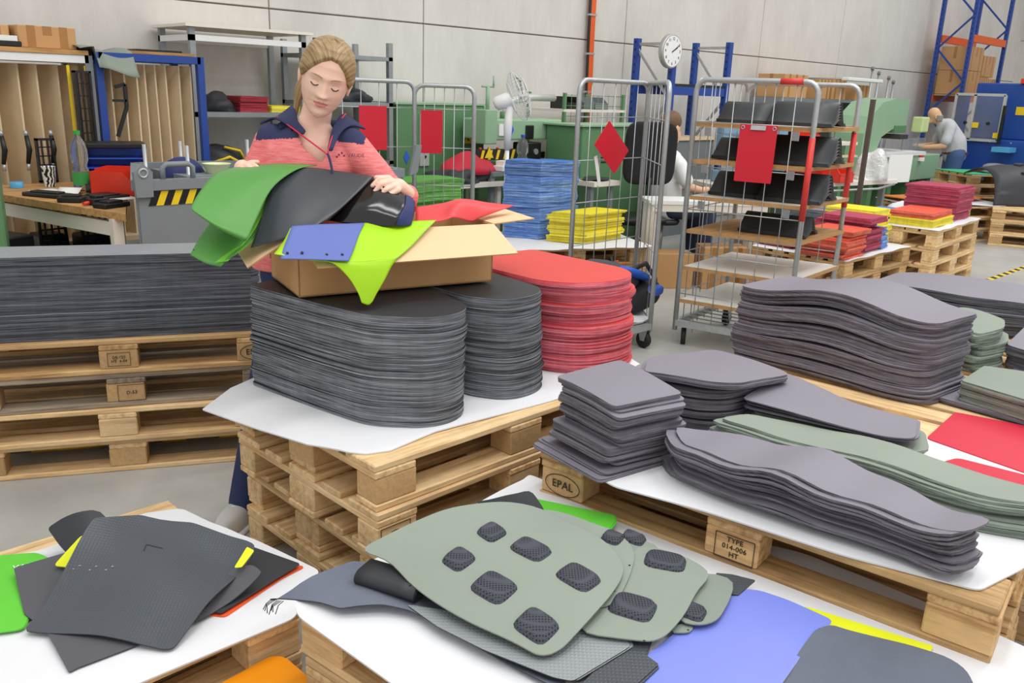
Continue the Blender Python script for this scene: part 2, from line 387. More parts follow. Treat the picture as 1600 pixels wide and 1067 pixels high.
# pallet beyond it under the tall grey pile
for k in range(4):
    pallet('%s pallet in the stack under the tall grey pile at right' % lv[k], (3.08, 1.05, .144*(3-k)), math.radians(-84), W_NEW, W_MID, seed=50+k)
# front stack of three
a3 = math.radians(-82); d3 = Vector((math.cos(a3), math.sin(a3), 0)); n3 = Vector((-d3.y, d3.x, 0))
c3 = Vector((.85, 1.565, 0))+d3*.6+n3*.38
for k in range(3):
    pallet('%s pallet in the nearest stack, below the olive padded panels' % ('topmost', 'middle', 'lowest')[k], c3+Vector((0, 0, .144*(2-k)))+d3*(0, .016, -.01)[k], a3+(0, .012, 0)[k], W_NEW, W_NEW, W=.76, seed=60+k)
# left front stack of two
for k in range(2):
    pallet('%s pallet of the low stack under the black textured sheet' % ('upper', 'lower')[k], (.33, 2.105, .144*(1-k)), math.radians(1+k), W_NEW, W_NEW, seed=70+k)
pallet('pallet on the floor holding the orange sheet', (.20, 1.25, 0), math.radians(1), W_MID, W_MID, L=1.1, W=.76, seed=77)

# ------------------------------------------------------------------ piles of cut sheets
def sinw(ax, ay, kx, ky, ph=0): return lambda x, y: ax*(math.sin(kx*x+ph)+1)*.5 + ay*(math.sin(ky*y+ph*.7)+1)*.5
PX = 1
S1 = rnd_poly([(1.27, 2.60), (1.325, 2.225), (1.37, 2.03), (1.50, 1.905), (1.60, 1.895), (1.685, 1.945), (1.74, 2.2), (1.72, 2.52), (1.45, 2.64)], [.02, .1, .06, .1, .05, .06, .05, .08, .05], 4)
pile('sheet_pile', 'big pile of black sheets with grey edges, directly under the cardboard box', 'sheet pile', S1, .583, .345, 70, [BLK, BLK_E], lean=(.015, .015), jit=.0024, bundles=7, group='piles on the central pallet')
S2 = rnd_poly([(1.79, 2.5), (1.785, 2.05), (1.86, 1.93), (1.99, 1.925), (2.09, 1.985), (2.13, 2.45)], [.04, .05, .06, .06, .06, .05], 5)
pile('sheet_pile', 'black sheet pile with rounded corners, between the box pile and the red pile', 'sheet pile', S2, .583, .342, 70, [BLK, BLK_E], lean=(.0, .03), jit=.0024, bundles=8, group='piles on the central pallet')
S3 = rnd_poly([(2.17, 2.56), (2.175, 2.09), (2.25, 1.965), (2.40, 1.92), (2.545, 1.945), (2.62, 2.05), (2.60, 2.55)], [.03, .06, .08, .08, .06, .06, .03], 5)
pile('sheet_pile', 'tall pile of red sheets at the right end of the central pallet', 'sheet pile', S3, .583, .345, 56, [RED, RED_E], lean=(.0, .02), jit=.005, bundles=6, group='piles on the central pallet')
# long charcoal pile on the left pallets
def onl(x, y): p = cl+dl*x+nl*y; return (p.x, p.y)
SL = [onl(*p) for p in ((-.62, -.37), (.53, -.37), (.56, -.34), (.56, -.13), (-.62, -.13))]
pile('sheet_pile', 'long pile of charcoal plastic boards on the left pallet stack', 'sheet pile', SL, .578, .335, 40, [plain('pale_board_top', '#8f949b', .35), CHAR_E], jit=.0025, tw=.001, bundles=9)
# piles on the right pallet
A_ = rnd_poly([(1.70, 1.565), (1.675, 1.325), (1.92, 1.275), (1.965, 1.545)], .02, 3)
pile('sheet_pile', 'square pile of grey sheets nearest the red pile on the right pallet', 'sheet pile', A_, .60, .165, 20, [GRY, GRY_E], wave=sinw(.012, .03, 5, 9, 1.2), jit=.006, bundles=5, lean=(-.01, -.005))
pile('sheet_pile', 'thin fan of grey sheets under the square grey pile', 'sheet pile', rnd_poly([(1.685, 1.60), (1.645, 1.305), (1.92, 1.255), (2.0, 1.5)], .02, 3), .582, .018, 4, [GRY, GRY_E], jit=.012, tw=.03)
B_ = rnd_poly([(2.06, 1.54), (2.13, 1.345), (2.20, 1.29), (2.49, 1.275), (2.53, 1.60), (2.2, 1.63)], [.02, .05, .06, .04, .04, .03], 4)
pile('sheet_pile', 'low wavy pile of grey sheets between the square grey pile and the tall grey pile', 'sheet pile', B_, .582, .14, 18, [GRY, GRY_E], wave=sinw(.03, .02, 7, 8, 2.4), jit=.006, bundles=5, lean=(-.03, -.015))
F_ = rnd_poly([(2.93, 1.76), (2.93, 1.42), (2.93, 1.12), (2.97, 1.0), (3.3, .97), (3.36, 1.3), (3.33, 1.75)], [.03, .1, .1, .06, .06, .1, .05], 4)
pile('sheet_pile', 'tall wavy pile of grey sheets, largest on the right', 'sheet pile', F_, .58, .27, 36, [GRY, GRY_E], wave=sinw(.012, .05, 6, 9, 1.9), jit=.006, bundles=5, lean=(.06, .03), wmin=.15)
CW = [(1.865, 1.275), (1.80, 1.19), (1.795, 1.08), (1.80, .96), (1.815, .84), (1.845, .70), (1.86, .60), (1.845, .50), (1.95, .475), (1.985, .58), (2.02, .76), (2.015, .92), (1.99, 1.06), (1.95, 1.2)]
def cw(x, y): return .022*(1+math.sin(13*y+1.2))*.5+.012*(1+math.sin(29*y+.5))*.5
pile('sheet_pile', 'long narrow pile of wavy grey sheets along the front edge of the right pallet', 'sheet pile', rnd_poly(CW, .03, 2), .584, .105, 18, [GRY, GRY_E], wave=cw, jit=.007, bundles=4, step=.035, lean=(-.01, 0))
D_ = [(2.02, 1.27), (2.06, 1.17), (2.08, 1.02), (2.085, .85), (2.10, .70), (2.14, .56), (2.20, .45), (2.30, .40), (2.28, .55), (2.23, .75), (2.25, .95), (2.22, 1.1), (2.13, 1.24)]
pile('sheet_pile', 'long narrow pile of olive sheets behind the front grey pile', 'sheet pile', rnd_poly(D_, .03, 2), .584, .085, 11, [OLIVE, OLIVE_E], wave=lambda x, y: .02*(1+math.sin(12*y+2))*.5, jit=.008, bundles=3, step=.04)
Eo = rnd_poly([(2.235, 1.26), (2.56, 1.28), (2.515, 1.05), (2.56, .86), (2.42, .79), (2.33, .84)], .03, 3)
pile('sheet_pile', 'small olive pile hidden under the tapered grey sheets', 'sheet pile', Eo, .584, .06, 8, [OLIVE, OLIVE_E], wave=sinw(.0, .02, 1, 8, 0), jit=.006, step=.05)
pile('sheet_pile', 'few tapered grey sheets lying on the small olive pile', 'sheet pile', rnd_poly([(2.21, 1.25), (2.555, 1.30), (2.50, 1.04), (2.545, .85), (2.38, .79), (2.33, .85)], .03, 3), .672, .012, 3, [GRY, GRY_E], wave=lambda x, y: .025*(1+math.sin(7*y-.4))*.5, jit=.006, step=.05)

# ------------------------------------------------------------------ loose sheets (outlines in metres)
SH = {
    'p4_fleece': [(0.168,1.983,0.292), (0.504,1.692,0.292), (0.901,1.684,0.292), (1.065,1.834,0.292), (1.010,2.097,0.292), (0.950,2.263,0.300), (0.921,2.403,0.300), (0.833,2.456,0.295), (0.520,2.430,0.292), (0.219,2.521,0.292)],
    'p4_green': [(0.348,2.496,0.302), (0.513,2.401,0.302), (0.531,2.337,0.302), (0.454,2.185,0.302), (0.388,2.047,0.302), (0.268,2.108,0.302)],
    'p4_blackback': [(0.542,2.394,0.360), (0.559,2.380,0.400), (0.613,2.349,0.420), (0.676,2.326,0.400), (0.663,2.234,0.330), (0.575,2.223,0.310), (0.550,2.316,0.340)],
    'p4_yellow': [(0.509,2.236,0.340), (0.594,2.268,0.390), (0.619,2.238,0.380), (0.584,2.141,0.345)],
    'p4_yellow_flat': [(0.525,2.297,0.315), (0.608,2.335,0.350), (0.611,2.300,0.340), (0.568,2.250,0.320)],
    'p4_grey': [(0.432,2.310,0.330), (0.565,2.286,0.340), (0.743,2.123,0.330), (0.602,1.817,0.300), (0.433,1.824,0.300), (0.416,1.819,0.300), (0.421,2.003,0.310), (0.401,2.105,0.310)],
    'p4_main': [(0.381,2.033,0.325), (0.454,2.088,0.350), (0.532,2.147,0.400), (0.615,2.213,0.450), (0.642,2.208,0.460), (0.682,2.205,0.455), (0.727,2.196,0.430), (0.826,2.095,0.420), (0.887,1.988,0.430), (0.911,1.946,0.420), (0.921,1.913,0.400), (0.895,1.894,0.380), (0.817,1.853,0.360), (0.681,1.776,0.330), (0.621,1.746,0.325), (0.604,1.758,0.325), (0.499,1.892,0.325)],
    'p4_roll': [(0.746,1.817,0.310), (0.692,1.805,0.310), (0.837,1.895,0.360), (0.881,1.856,0.380), (0.888,1.823,0.370), (0.880,1.821,0.350), (0.816,1.821,0.320)],
    'p4_black2': [(0.937,2.026,0.340), (1.029,1.873,0.310), (0.873,1.830,0.310), (0.765,1.804,0.305), (0.743,1.848,0.310), (0.832,1.963,0.330)],
    'p4_red': [(0.956,2.010,0.300), (1.040,1.872,0.298), (0.962,1.859,0.298), (0.772,1.795,0.297), (0.743,1.830,0.297), (0.786,1.906,0.300)],
    'p4_yellow2': [(0.833,1.861,0.385), (0.891,1.904,0.400), (0.899,1.880,0.400), (0.849,1.851,0.380)],
    'orange': [(0.686,1.685,0.200), (0.844,1.702,0.200), (0.866,1.676,0.200), (0.873,1.522,0.200)],
    'p3_fleece': [(0.841,1.124,0.436), (0.810,1.507,0.436), (0.844,1.567,0.436), (1.193,1.594,0.436), (1.680,1.675,0.436), (1.707,1.667,0.450), (1.754,1.466,0.450), (1.799,1.310,0.440), (1.853,1.108,0.436), (1.944,0.891,0.440), (1.963,0.759,0.437), (1.971,0.586,0.437), (1.966,0.441,0.437), (1.963,0.310,0.436), (1.822,0.271,0.436)],
    'p3_felt': [(0.809,1.633,0.400), (0.814,1.608,0.440), (0.847,1.592,0.448), (1.015,1.592,0.450), (1.159,1.394,0.450), (1.244,1.052,0.450), (1.064,0.921,0.450), (1.056,0.984,0.450), (1.019,1.224,0.450), (0.991,1.325,0.450), (0.956,1.373,0.452), (0.910,1.407,0.460), (0.879,1.430,0.452), (0.862,1.490,0.450), (0.842,1.540,0.450), (0.829,1.577,0.420), (0.817,1.612,0.390)],
    'p3_silver': [(1.004,1.341,0.456), (1.090,1.220,0.456), (1.340,1.022,0.456), (1.273,0.913,0.456), (1.098,0.918,0.456), (1.077,0.951,0.456), (1.029,1.109,0.456), (1.006,1.230,0.456)],
    'p3_carbon': [(1.287,0.978,0.453), (1.342,0.916,0.453), (1.278,0.884,0.453), (1.274,0.847,0.453), (1.154,0.834,0.453), (1.085,0.907,0.453), (1.170,0.923,0.453), (1.176,0.958,0.453), (1.240,0.974,0.453)],
    'p3_olive1': [(0.992,1.527,0.520), (1.053,1.509,0.540), (1.147,1.493,0.560), (1.229,1.483,0.575), (1.297,1.463,0.575), (1.381,1.432,0.565), (1.441,1.374,0.550), (1.464,1.259,0.535), (1.484,1.169,0.520), (1.442,1.083,0.510), (1.402,1.055,0.505), (1.329,1.026,0.500), (1.216,1.001,0.490), (1.134,0.989,0.485), (1.102,0.995,0.485), (1.082,1.012,0.485), (1.068,1.074,0.485), (1.042,1.166,0.485), (1.028,1.258,0.488), (1.021,1.365,0.495), (1.029,1.450,0.510)],
    'p3_olive2': [(1.427,1.384,0.545), (1.493,1.331,0.535), (1.541,1.196,0.520), (1.529,1.134,0.515), (1.497,1.093,0.510), (1.434,1.056,0.500), (1.343,1.018,0.490), (1.307,1.025,0.485), (1.284,1.052,0.485), (1.354,1.198,0.500)],
    'p3_olive3': [(1.527,1.260,0.525), (1.561,1.159,0.510), (1.600,1.088,0.500), (1.470,1.036,0.495), (1.361,0.995,0.485), (1.318,1.006,0.482), (1.324,1.049,0.482), (1.458,1.187,0.500)],
    'p3_olive4': [(1.555,1.124,0.510), (1.598,1.019,0.505), (1.591,0.931,0.500), (1.511,0.921,0.500), (1.421,0.890,0.480), (1.338,0.880,0.475), (1.301,0.889,0.475), (1.267,0.927,0.475), (1.200,1.013,0.475), (1.288,1.055,0.478)],
    'p3_olive5': [(1.582,0.978,0.490), (1.645,0.901,0.480), (1.559,0.863,0.475), (1.481,0.842,0.470), (1.441,0.852,0.470), (1.406,0.891,0.470), (1.483,0.952,0.480)],
    'p3_olive6': [(1.414,0.900,0.462), (1.434,0.871,0.460), (1.407,0.864,0.460), (1.371,0.894,0.460)],
    'p3_back1': [(1.329,1.499,0.550), (1.417,1.471,0.560), (1.483,1.440,0.555), (1.482,1.377,0.520), (1.412,1.438,0.500)],
    'p3_green': [(1.564,1.531,0.470), (1.673,1.302,0.470), (1.648,1.277,0.470), (1.594,1.258,0.470), (1.506,1.409,0.470)],
    'p3_stub': [(1.636,0.948,0.470), (1.662,0.919,0.470), (1.689,0.870,0.465), (1.609,0.867,0.460), (1.591,0.899,0.460)],
    'p3_blue': [(1.559,0.913,0.458), (1.628,0.896,0.460), (1.666,0.851,0.466), (1.683,0.785,0.464), (1.696,0.677,0.460), (1.575,0.674,0.452), (1.383,0.643,0.450), (1.169,0.829,0.450), (1.284,0.886,0.450), (1.403,0.891,0.455)],
    'p3_yellow': [(1.699,0.783,0.446), (1.722,0.747,0.446), (1.796,0.494,0.446), (1.751,0.487,0.446), (1.691,0.661,0.446), (1.658,0.736,0.446)],
    'p3_dark': [(1.378,0.654,0.446), (1.639,0.689,0.455), (1.680,0.672,0.458), (1.689,0.646,0.455), (1.746,0.527,0.452), (1.768,0.454,0.450), (1.760,0.412,0.446), (1.704,0.367,0.440)],
    'p2_fleece': [(1.678,1.585,0.578), (1.638,1.282,0.578), (1.709,1.047,0.578), (1.778,0.708,0.578), (1.865,0.446,0.578), (2.042,0.412,0.578), (2.225,0.407,0.578), (2.795,0.561,0.578), (2.686,0.834,0.578), (2.618,1.398,0.578), (2.255,1.683,0.578)],
    'p1_fleece': [(1.073,2.560,0.575), (1.121,2.262,0.560), (1.163,2.051,0.555), (1.216,1.913,0.550), (1.248,1.873,0.545), (1.315,1.849,0.578), (1.501,1.876,0.578), (1.979,1.844,0.578), (2.251,1.856,0.578), (2.544,1.912,0.578), (2.629,2.113,0.578), (2.082,2.525,0.578), (1.319,2.666,0.578)],
}

def solve(A, b):
    n = len(b); M_ = [r_[:]+[b[i]] for i, r_ in enumerate(A)]
    for i in range(n):
        k = max(range(i, n), key=lambda q: abs(M_[q][i])); M_[i], M_[k] = M_[k], M_[i]
        for q in range(n):
            if q != i: f = M_[q][i]/M_[i][i]; M_[q] = [x-f*y for x, y in zip(M_[q], M_[i])]
    return [M_[i][n]/M_[i][i] for i in range(n)]
def quad(pts):
    """smooth bent surface through the rim heights (least squares)"""
    cx = sum(p[0] for p in pts)/len(pts); cy = sum(p[1] for p in pts)/len(pts)
    B = lambda x, y: (1, x-cx, y-cy, (x-cx)**2, (x-cx)*(y-cy), (y-cy)**2, ((x-cx)**3)*3, ((y-cy)**3)*3)
    R_ = [B(p[0], p[1]) for p in pts]; n = 8
    A = [[sum(r_[i]*r_[j] for r_ in R_)+(1e-5 if i == j else 0) for j in range(n)] for i in range(n)]
    c = solve(A, [sum(r_[i]*p[2] for r_, p in zip(R_, pts)) for i in range(n)])
    return lambda x, y: sum(a*b for a, b in zip(c, B(x, y)))
def idw(pts):
    def z(x, y):
        a = b = 0
        for p in pts:
            q = (x-p[0])**2+(y-p[1])**2+1e-4; w_ = 1/q**1.5; a += w_*p[2]; b += w_
        return a/b
    return z
def loose(name, label, cat, key, thick, mats, step=.03, rad=.012, bump=None, group=None, n=1, dz=None, smooth=True, smoothz=True):
    """single drapes: outline, heights taken from the rim plus an optional swell"""
    pts = SH[key]; z0 = quad(pts) if smoothz else idw(pts); zf = (lambda x, y: z0(x, y)+bump(x, y)) if bump else z0
    poly = rnd_poly([p[:2] for p in pts], rad, 3)
    me = cutsheet(poly, step, thick, zf, smooth).mesh(name, mats)
    if n == 1: return tag(link(name, me), label, cat, group), zf
    t = thing(name, label, cat, (0, 0, 0), 0, group)
    for k in range(n):
        o = link('sheet', me, t); o.location = (random.gauss(0, .004), random.gauss(0, .004), k*(dz or thick)*1.05)
    return t, zf
FL_E = plain('fleece_edge', '#d9dbde', .9)
def fl(a, b, c): return lambda x, y: a*math.sin(b*x+1)*math.sin(c*y)
def p1z(x, y): return .578-max(0, 1.20-x)*.25-max(0, 1.80-y)*.3+.0015*math.sin(9*x)*math.sin(8*y)
SH['p1_fleece'] = [(x, y, .578) for x, y, z in SH['p1_fleece']]
loose('fleece_sheet', 'white fleece sheet on the central pallet under the black piles', 'fleece', 'p1_fleece', .004, [FLEECE, FL_E], .05, .004, lambda x, y: p1z(x, y)-.578, smoothz=False)
loose('fleece_sheet', 'white fleece sheet under the wavy grey piles on the right pallet', 'fleece', 'p2_fleece', .004, [FLEECE, FL_E], .05, .02, smoothz=False)
loose('fleece_sheet', 'large white fleece sheet on the nearest pallet under the olive panels', 'fleece', 'p3_fleece', .004, [FLEECE, FL_E], .05, .03, lambda x, y: .0015*math.sin(11*x)*math.sin(7*y+1), smoothz=False)
loose('fleece_sheet', 'white fleece sheet under the black textured sheet at lower left', 'fleece', 'p4_fleece', .004, [FLEECE, FL_E], .05, .02, smoothz=False)
# lower left group
loose('green_sheet', 'bright green sheets with white print at the lower left edge', 'sheet', 'p4_green', .002, [GREEN, GREEN], .05, .02, n=3)
g = G(); g.box((.485, 2.245, .3115), (.07, .016, .0008), -.35); gtext(g, 'VAUDE', .026, frame((.475, 2.335, .3115), (.93, -.36, 0), (.36, .93, 0)))
tag(g.build('white_print', plain('white_ink', '#f2f4f2', .6)), None); o = bpy.data.objects['white_print']; o.parent = bpy.data.objects['green_sheet']
loose('glossy_sheet', 'glossy black sheet curling up behind the textured sheet at lower left', 'sheet', 'p4_blackback', .0025, [BLK, BLK], .03, .03)
loose('yellow_sheet', 'yellow sheet corner peeking out left of the textured black sheet', 'sheet', 'p4_yellow', .002, [YEL, YEL], .03, .01)
loose('grey_sheet', 'grey sheet with a notched tip under the textured black sheet', 'sheet', 'p4_grey', .002, [sheetmat('dark_grey_sheet', '#56565c', .6), BLK], .04, .008)
MW_ = lambda x, y: .016*math.sin(17*x+7*y+1.5)+.007*math.sin(9*x-15*y)
_, zm_ = loose('textured_sheet', 'large black sheet with woven texture and slot, lying wavy at lower left', 'sheet', 'p4_main', .003, [CARB, BLK], .025, .015, MW_)
o = bpy.data.objects['textured_sheet']
for a_, b_ in (((.682, 2.062), (.697, 2.084)), ((.697, 2.084), (.726, 2.050))): G().bar((*a_, zm_(*a_)+.0035), (*b_, zm_(*b_)+.0035), .003, .0012).build('slot', BLK, o)
for p in [(.525+.015*k, 2.115-.014*k+.012*(k % 2)) for k in range(6)]: G().box((p[0], p[1], zm_(*p)+.0034), (.006, .004, .0008), .4).build('scuff_mark', plain('pale_scuff', '#9a9ea2', .6), o)
loose('grey_sheet', 'grey sheet edge curling under the right side of the textured black sheet', 'sheet', 'p4_roll', .003, [sheetmat('dark_grey_sheet', '#56565c', .6), BLK], .03, .02)
loose('black_sheet', 'black sheet corner beside the vermilion edge at lower left', 'sheet', 'p4_black2', .003, [BLK, BLK], .03, .01)
loose('vermilion_sheet', 'vermilion sheet showing as a thin edge at lower left', 'sheet', 'p4_red', .003, [VERM, VERM], .03, .01)
loose('yellow_sheet', 'small yellow tab right of the textured black sheet', 'sheet', 'p4_yellow2', .002, [YEL, YEL], .03, .004)
loose('orange_sheet', 'orange sheet with rounded corner at the bottom edge', 'sheet', 'orange', .004, [ORNG, ORNG], .05, .02)
# nearest pallet group
loose('felt_sheet', 'slate blue felt sheet with frayed end hanging over the pallet corner', 'sheet', 'p3_felt', .003, [FELT, BLK], .03, .012, lambda x, y: .003*math.sin(30*x+12*y)+.006)
loose('silver_sheet', 'silver woven sheets under the olive padded panel', 'sheet', 'p3_silver', .0025, [SILV, BLK], .04, .01, n=4)
loose('carbon_sheet', 'dark textured sheets with stepped ends under the olive panels', 'sheet', 'p3_carbon', .0025, [CARB, BLK], .04, .004, n=3)
loose('green_sheet', 'bright green sheets behind the olive padded panel', 'sheet', 'p3_green', .002, [GREEN, GREEN], .05, .006, n=3)
loose('black_sheet', 'black sheet sticking up behind the olive padded panel', 'sheet', 'p3_back1', .003, [BLK, BLK], .03, .02)
loose('yellow_sheet', 'neon yellow sheet strip between the lavender sheet and the slate felt', 'sheet', 'p3_yellow', .002, [YEL, YEL], .05, .004)
loose('lavender_sheet', 'lavender blue sheet lying at the front right of the olive panels', 'sheet', 'p3_blue', .002, [LAV, plain('white_back', '#e8e8ea', .7)], .03, .015)
loose('felt_sheet', 'dark slate felt sheet at the bottom right beside the lavender sheet', 'sheet', 'p3_dark', .006, [FELT, BLK], .04, .03, lambda x, y: .003*math.sin(25*x))
loose('carbon_sheet', 'dark textured stub beyond the right end of the olive panels', 'sheet', 'p3_stub', .003, [CARB, BLK], .03, .004, n=2)
# padded olive panels
t_ = NT('spacer_mesh_pad'); t_.b.inputs['Roughness'].default_value = .75
vo = t_.n('ShaderNodeTexVoronoi', distance='CHEBYCHEV'); vo.inputs['Scale'].default_value = 150; vo.inputs['Randomness'].default_value = .0; t_.l(t_.coord(rot=(0, 0, .75)), vo.inputs[0])
t_.l(t_.ramp(vo.outputs['Distance'], [(.2, '#101115'), (.42, '#474a55')]), t_.b.inputs['Base Color']); t_.bump(vo.outputs['Distance'], .6, .003)
PAD = t_.m
def pad(parent, zf, x, y, a, b, rot, h=.013):
    g = G(); ca, sa = math.cos(rot), math.sin(rot)
    def fn(u, v):
        th = 2*math.pi*u; rr = v; c, s = math.cos(th), math.sin(th)
        k = (abs(c)**4.5+abs(s)**4.5)**(-1/4.5)
        px, py = a*rr*k*c, b*rr*k*s; X_, Y_ = x+px*ca-py*sa, y+px*sa+py*ca
        return (X_, Y_, zf(X_, Y_)+.002+h*max(0, 1-rr**5)**.5)
    g.surf(fn, 28, 7); return g.build('foam_pad', PAD, parent)
def dots(parent, zf, pts, r=.0028):
    for x, y in pts: G().lathe([(r, 0), (r, .0008)], 8, 0, (x, y, zf(x, y)+.0032)).build('punched_hole', BLK, parent)
OB = lambda x, y: .006*math.sin(9*x+2)*math.sin(8*y)
OL = [('p3_olive6', 'olive panel corner lowest at the right end of the padded panels', [], []),
      ('p3_olive5', 'olive panel with one dark pad at the right end of the row', [(1.455, .90, .028, .036, .3), (1.536, .965, .02, .02, 0)], [(1.40, .865)]),
      ('p3_olive4', 'olive panel with two dark pads, right of the large six pad panel', [(1.54, 1.035, .036, .05, .5), (1.355, .985, .04, .052, .35)], [(1.29, .90)]),
      ('p3_olive3', 'olive panel under the curled panels with a pad near its far corner', [(1.562, 1.15, .024, .03, .3)], []),
      ('p3_olive2', 'olive panel directly under the large six pad panel', [(1.512, 1.178, .024, .026, .2)], [(1.46, 1.08)]),
      ('p3_olive1', 'large olive panel with six dark mesh pads on top', [(1.268, 1.36, .033, .029, .1), (1.30, 1.255, .036, .047, .15), (1.142, 1.335, .034, .032, .1), (1.14, 1.21, .04, .048, .12), (1.31, 1.11, .04, .047, .1), (1.13, 1.065, .037, .044, .1)], [(1.02, 1.36), (1.345, 1.03), (1.04, 1.0)])]
for key, lab, pads, hol in OL:
    o, zf = loose('padded_panel', lab, 'panel', key, .003, [OLIVE, OLIVE], .025, .05, OB if key == 'p3_olive1' else None, group='olive padded panels')
    for p in pads: pad(o, zf, *p)
    dots(o, zf, hol)
# folded black sheets under the big panel
t = thing('folded_sheet', 'bundle of black sheets folded over under the large olive panel', 'sheet')
for k in range(4):
    def fn(u, v, k=k):
        r_ = .018-.0038*k; th = math.pi*(.5+u*1.0) if 0 else 0
        s = u*3-1.0
        base = Vector((.975, 1.485, .480)); ax = Vector((.30, -.75, 0)).normalized(); pr = Vector((.75, .30, 0)).normalized()
        if s < 0: off = pr*(-s*.05); zz = r_
        elif s < 1: off = -pr*(math.sin(s*math.pi)*r_*1.2); zz = r_*math.cos(s*math.pi)
        else: off = pr*((s-1)*.05); zz = -r_
        p = base+off+ax*(v*.16-.01); return (p.x, p.y, p.z+zz-.0+.02*v*0)
    G().surf(fn, 36, 4).build('folded_layer', BLK, t, solid=.002)
# frayed threads at the felt end
o = [x for x in bpy.data.objects if x.name.startswith('felt_sheet')][0]
for k in range(7):
    p = Vector((.800+.003*k, 1.600-.004*k, .436)); G().tube([p, p+Vector((-.012-.004*(k % 3), .003, -.008)), p+Vector((-.022, .002*(k % 2), -.018-.004*(k % 4)))], .0012, 4).build('thread', BLK, o)
# red sheets on the right
def flat(name, label, pts, z, th, mats, rad=.02, cat='sheet'):
    return tag(cutsheet(rnd_poly(pts, rad, 4), 0, th, None, False).build(name, mats, None, (0, 0, z)), label, cat)
flat('red_sheet', 'big crimson sheet lying on bare pallet boards at right edge', [(2.66, .87), (2.985, .90), (3.06, .62), (3.02, .35), (2.60, .40)], .579, .006, [CRIM, CRIM])
flat('red_sheet', 'crimson sheet on the white fleece at right edge, behind olive pile', [(2.47, .77), (2.57, .745), (2.62, .45), (2.33, .35), (2.36, .50)], .584, .004, [CRIM, CRIM])

# ------------------------------------------------------------------ background: shared materials
GALV = plain('galvanised_steel', '#b4b8ba', .38, .55, var=.18, scale=30); ZINC = plain('zinc_upright', '#9aa0a2', .4, .6, var=.2, scale=20)
MGREEN = plain('machine_green', '#5d8a5f', .45, var=.05); LGREEN = plain('pale_machine_green', '#93b795', .45, var=.05); MBLUE = plain('machine_blue', '#1d4a9c', .4, var=.06); RBLUE = plain('rack_blue', '#1f469a', .45, var=.08)
RORANGE = plain('rack_orange', '#e2601f', .5); WHITE = plain('white_plastic', '#eef0f0', .4, var=.02); BLACKP = plain('black_plastic', '#17181a', .4, var=.1); STEELG = plain('painted_grey_steel', '#7f868a', .5, var=.08)
REDP = plain('red_plastic', '#e23a24', .35); BLUEP = plain('blue_plastic', '#3c68dc', .35); PLY = plain('plywood_board', '#e4cda8', .7, var=.12, scale=7, rnd=.06); PLYE = plain('plywood_edge', '#b98f5f', .8, var=.2, scale=40)
BEIGE = plain('beige_laminate', '#e8e2d6', .45, var=.03); BENCHW = wood('bench_wood', '#c99a62', '#a0743f'); PAPER = plain('paper', '#f1f1ee', .8, var=.02); YELP = plain('safety_yellow', '#f0cf18', .5); REDT = plain('red_tape', '#d93a35', .45, var=.2, scale=60)
CLEAR = plain('clear_plastic', '#f4f7f6', .08, var=0, **{'Transmission Weight': .92, 'IOR': 1.35}); REDS = plain('red_board', '#d0172f', .4, var=.04); RUBBER = plain('rubber', '#1c1d1f', .7)
COLS = dict(blue=('#3f78cf', '#2f62b8', '#8fb2e4'), yellow=('#f1e01c', '#e4cf12', '#f8ef66'), green=('#66b04c', '#4c8f3a', '#86c06a'), maroon=('#b03a58', '#8f2a46', '#c4566f'), coral=('#e2583f', '#c8442f', '#ef8a70'), black=('#26282a', '#1b1c1e', '#6d7074'), darkred=('#9c1f2c', '#7d1823', '#b93a45'))
def cm(k): return [sheetmat(k+'_sheet', COLS[k][0], .6), edgemat(k+'_edges', COLS[k][1], COLS[k][2], 160)]
def rect(cx, cy, dx, dy, a=0):
    c, s = math.cos(a), math.sin(a); return [(cx+x*c-y*s, cy+x*s+y*c) for x, y in ((-dx/2, -dy/2), (dx/2, -dy/2), (dx/2, dy/2), (-dx/2, dy/2))]
def carton(label, c, d, rz=0, group=None, tape=True, mat=None):
    t = thing('carton', label, 'box', c, rz, group); x, y, z = d
    G().box((0, 0, z/2), d, bev=.004).build('body', mat or CARD, t)
    if tape:
        tp = plain('packing_tape', '#a9783f', .3)
        G().box((0, 0, z+.0006), (x*.98, .05, .0012)).box((0, -y/2-.0006, z*.8), (.05, .0012, z*.4)).build('tape', tp, t)
        G().box((-x/2-.0006, 0, z*.75), (.0012, .05, z*.5)).build('tape', tp, t)
        for sx in (-.28, .28): G().box((x*sx, -y/2-.0008, z/2), (.045, .0012, z)).build('tape', tp, t)
    return t
# ------------------------------------------------------------------ board racks on the left
def divider_rack(label, x0, x1, y0, dep, ztop, n, framemat, topmat, grp):
    t = thing('divider_rack', label, 'rack', ((x0+x1)/2, y0, 0)); c = (x0+x1)/2; s = .022
    for x in (x0, x1):
        for y in (0, dep): G().span((x-c-s, y-s, 0), (x-c+s, y+s, ztop)).build('post', framemat, t)
    for y in (0, dep): G().span((x0-c, y-s, ztop-.045), (x1-c, y+s, ztop)).build('top_rail', topmat, t)
    for x in (x0, x1): G().span((x-c-s, 0, ztop-.045), (x-c+s, dep, ztop)).build('side_rail', topmat, t)
    G().span((x0-c, 0, .55), (x1-c, dep, .58)).build('base_shelf', PLY, t)
    me = G().box((0, 0, .5), (1.08, .008, dep*.96), bev=.002, R=Matrix.Rotation(math.pi/2, 3, 'X')).mesh('divider_board', PLY)
    for i in range(n):
        x = x0+.05+(x1-x0-.07)*i/(n-1)
        b = G().box((0, dep/2, .58+(ztop-.64)/2), (.012, dep*.62, ztop-.64)).build('divider_board', PLY, t, (x-c, 0, 0)); b.rotation_euler = (0, random.uniform(-.008, .012), random.uniform(.30, .42))
    return t
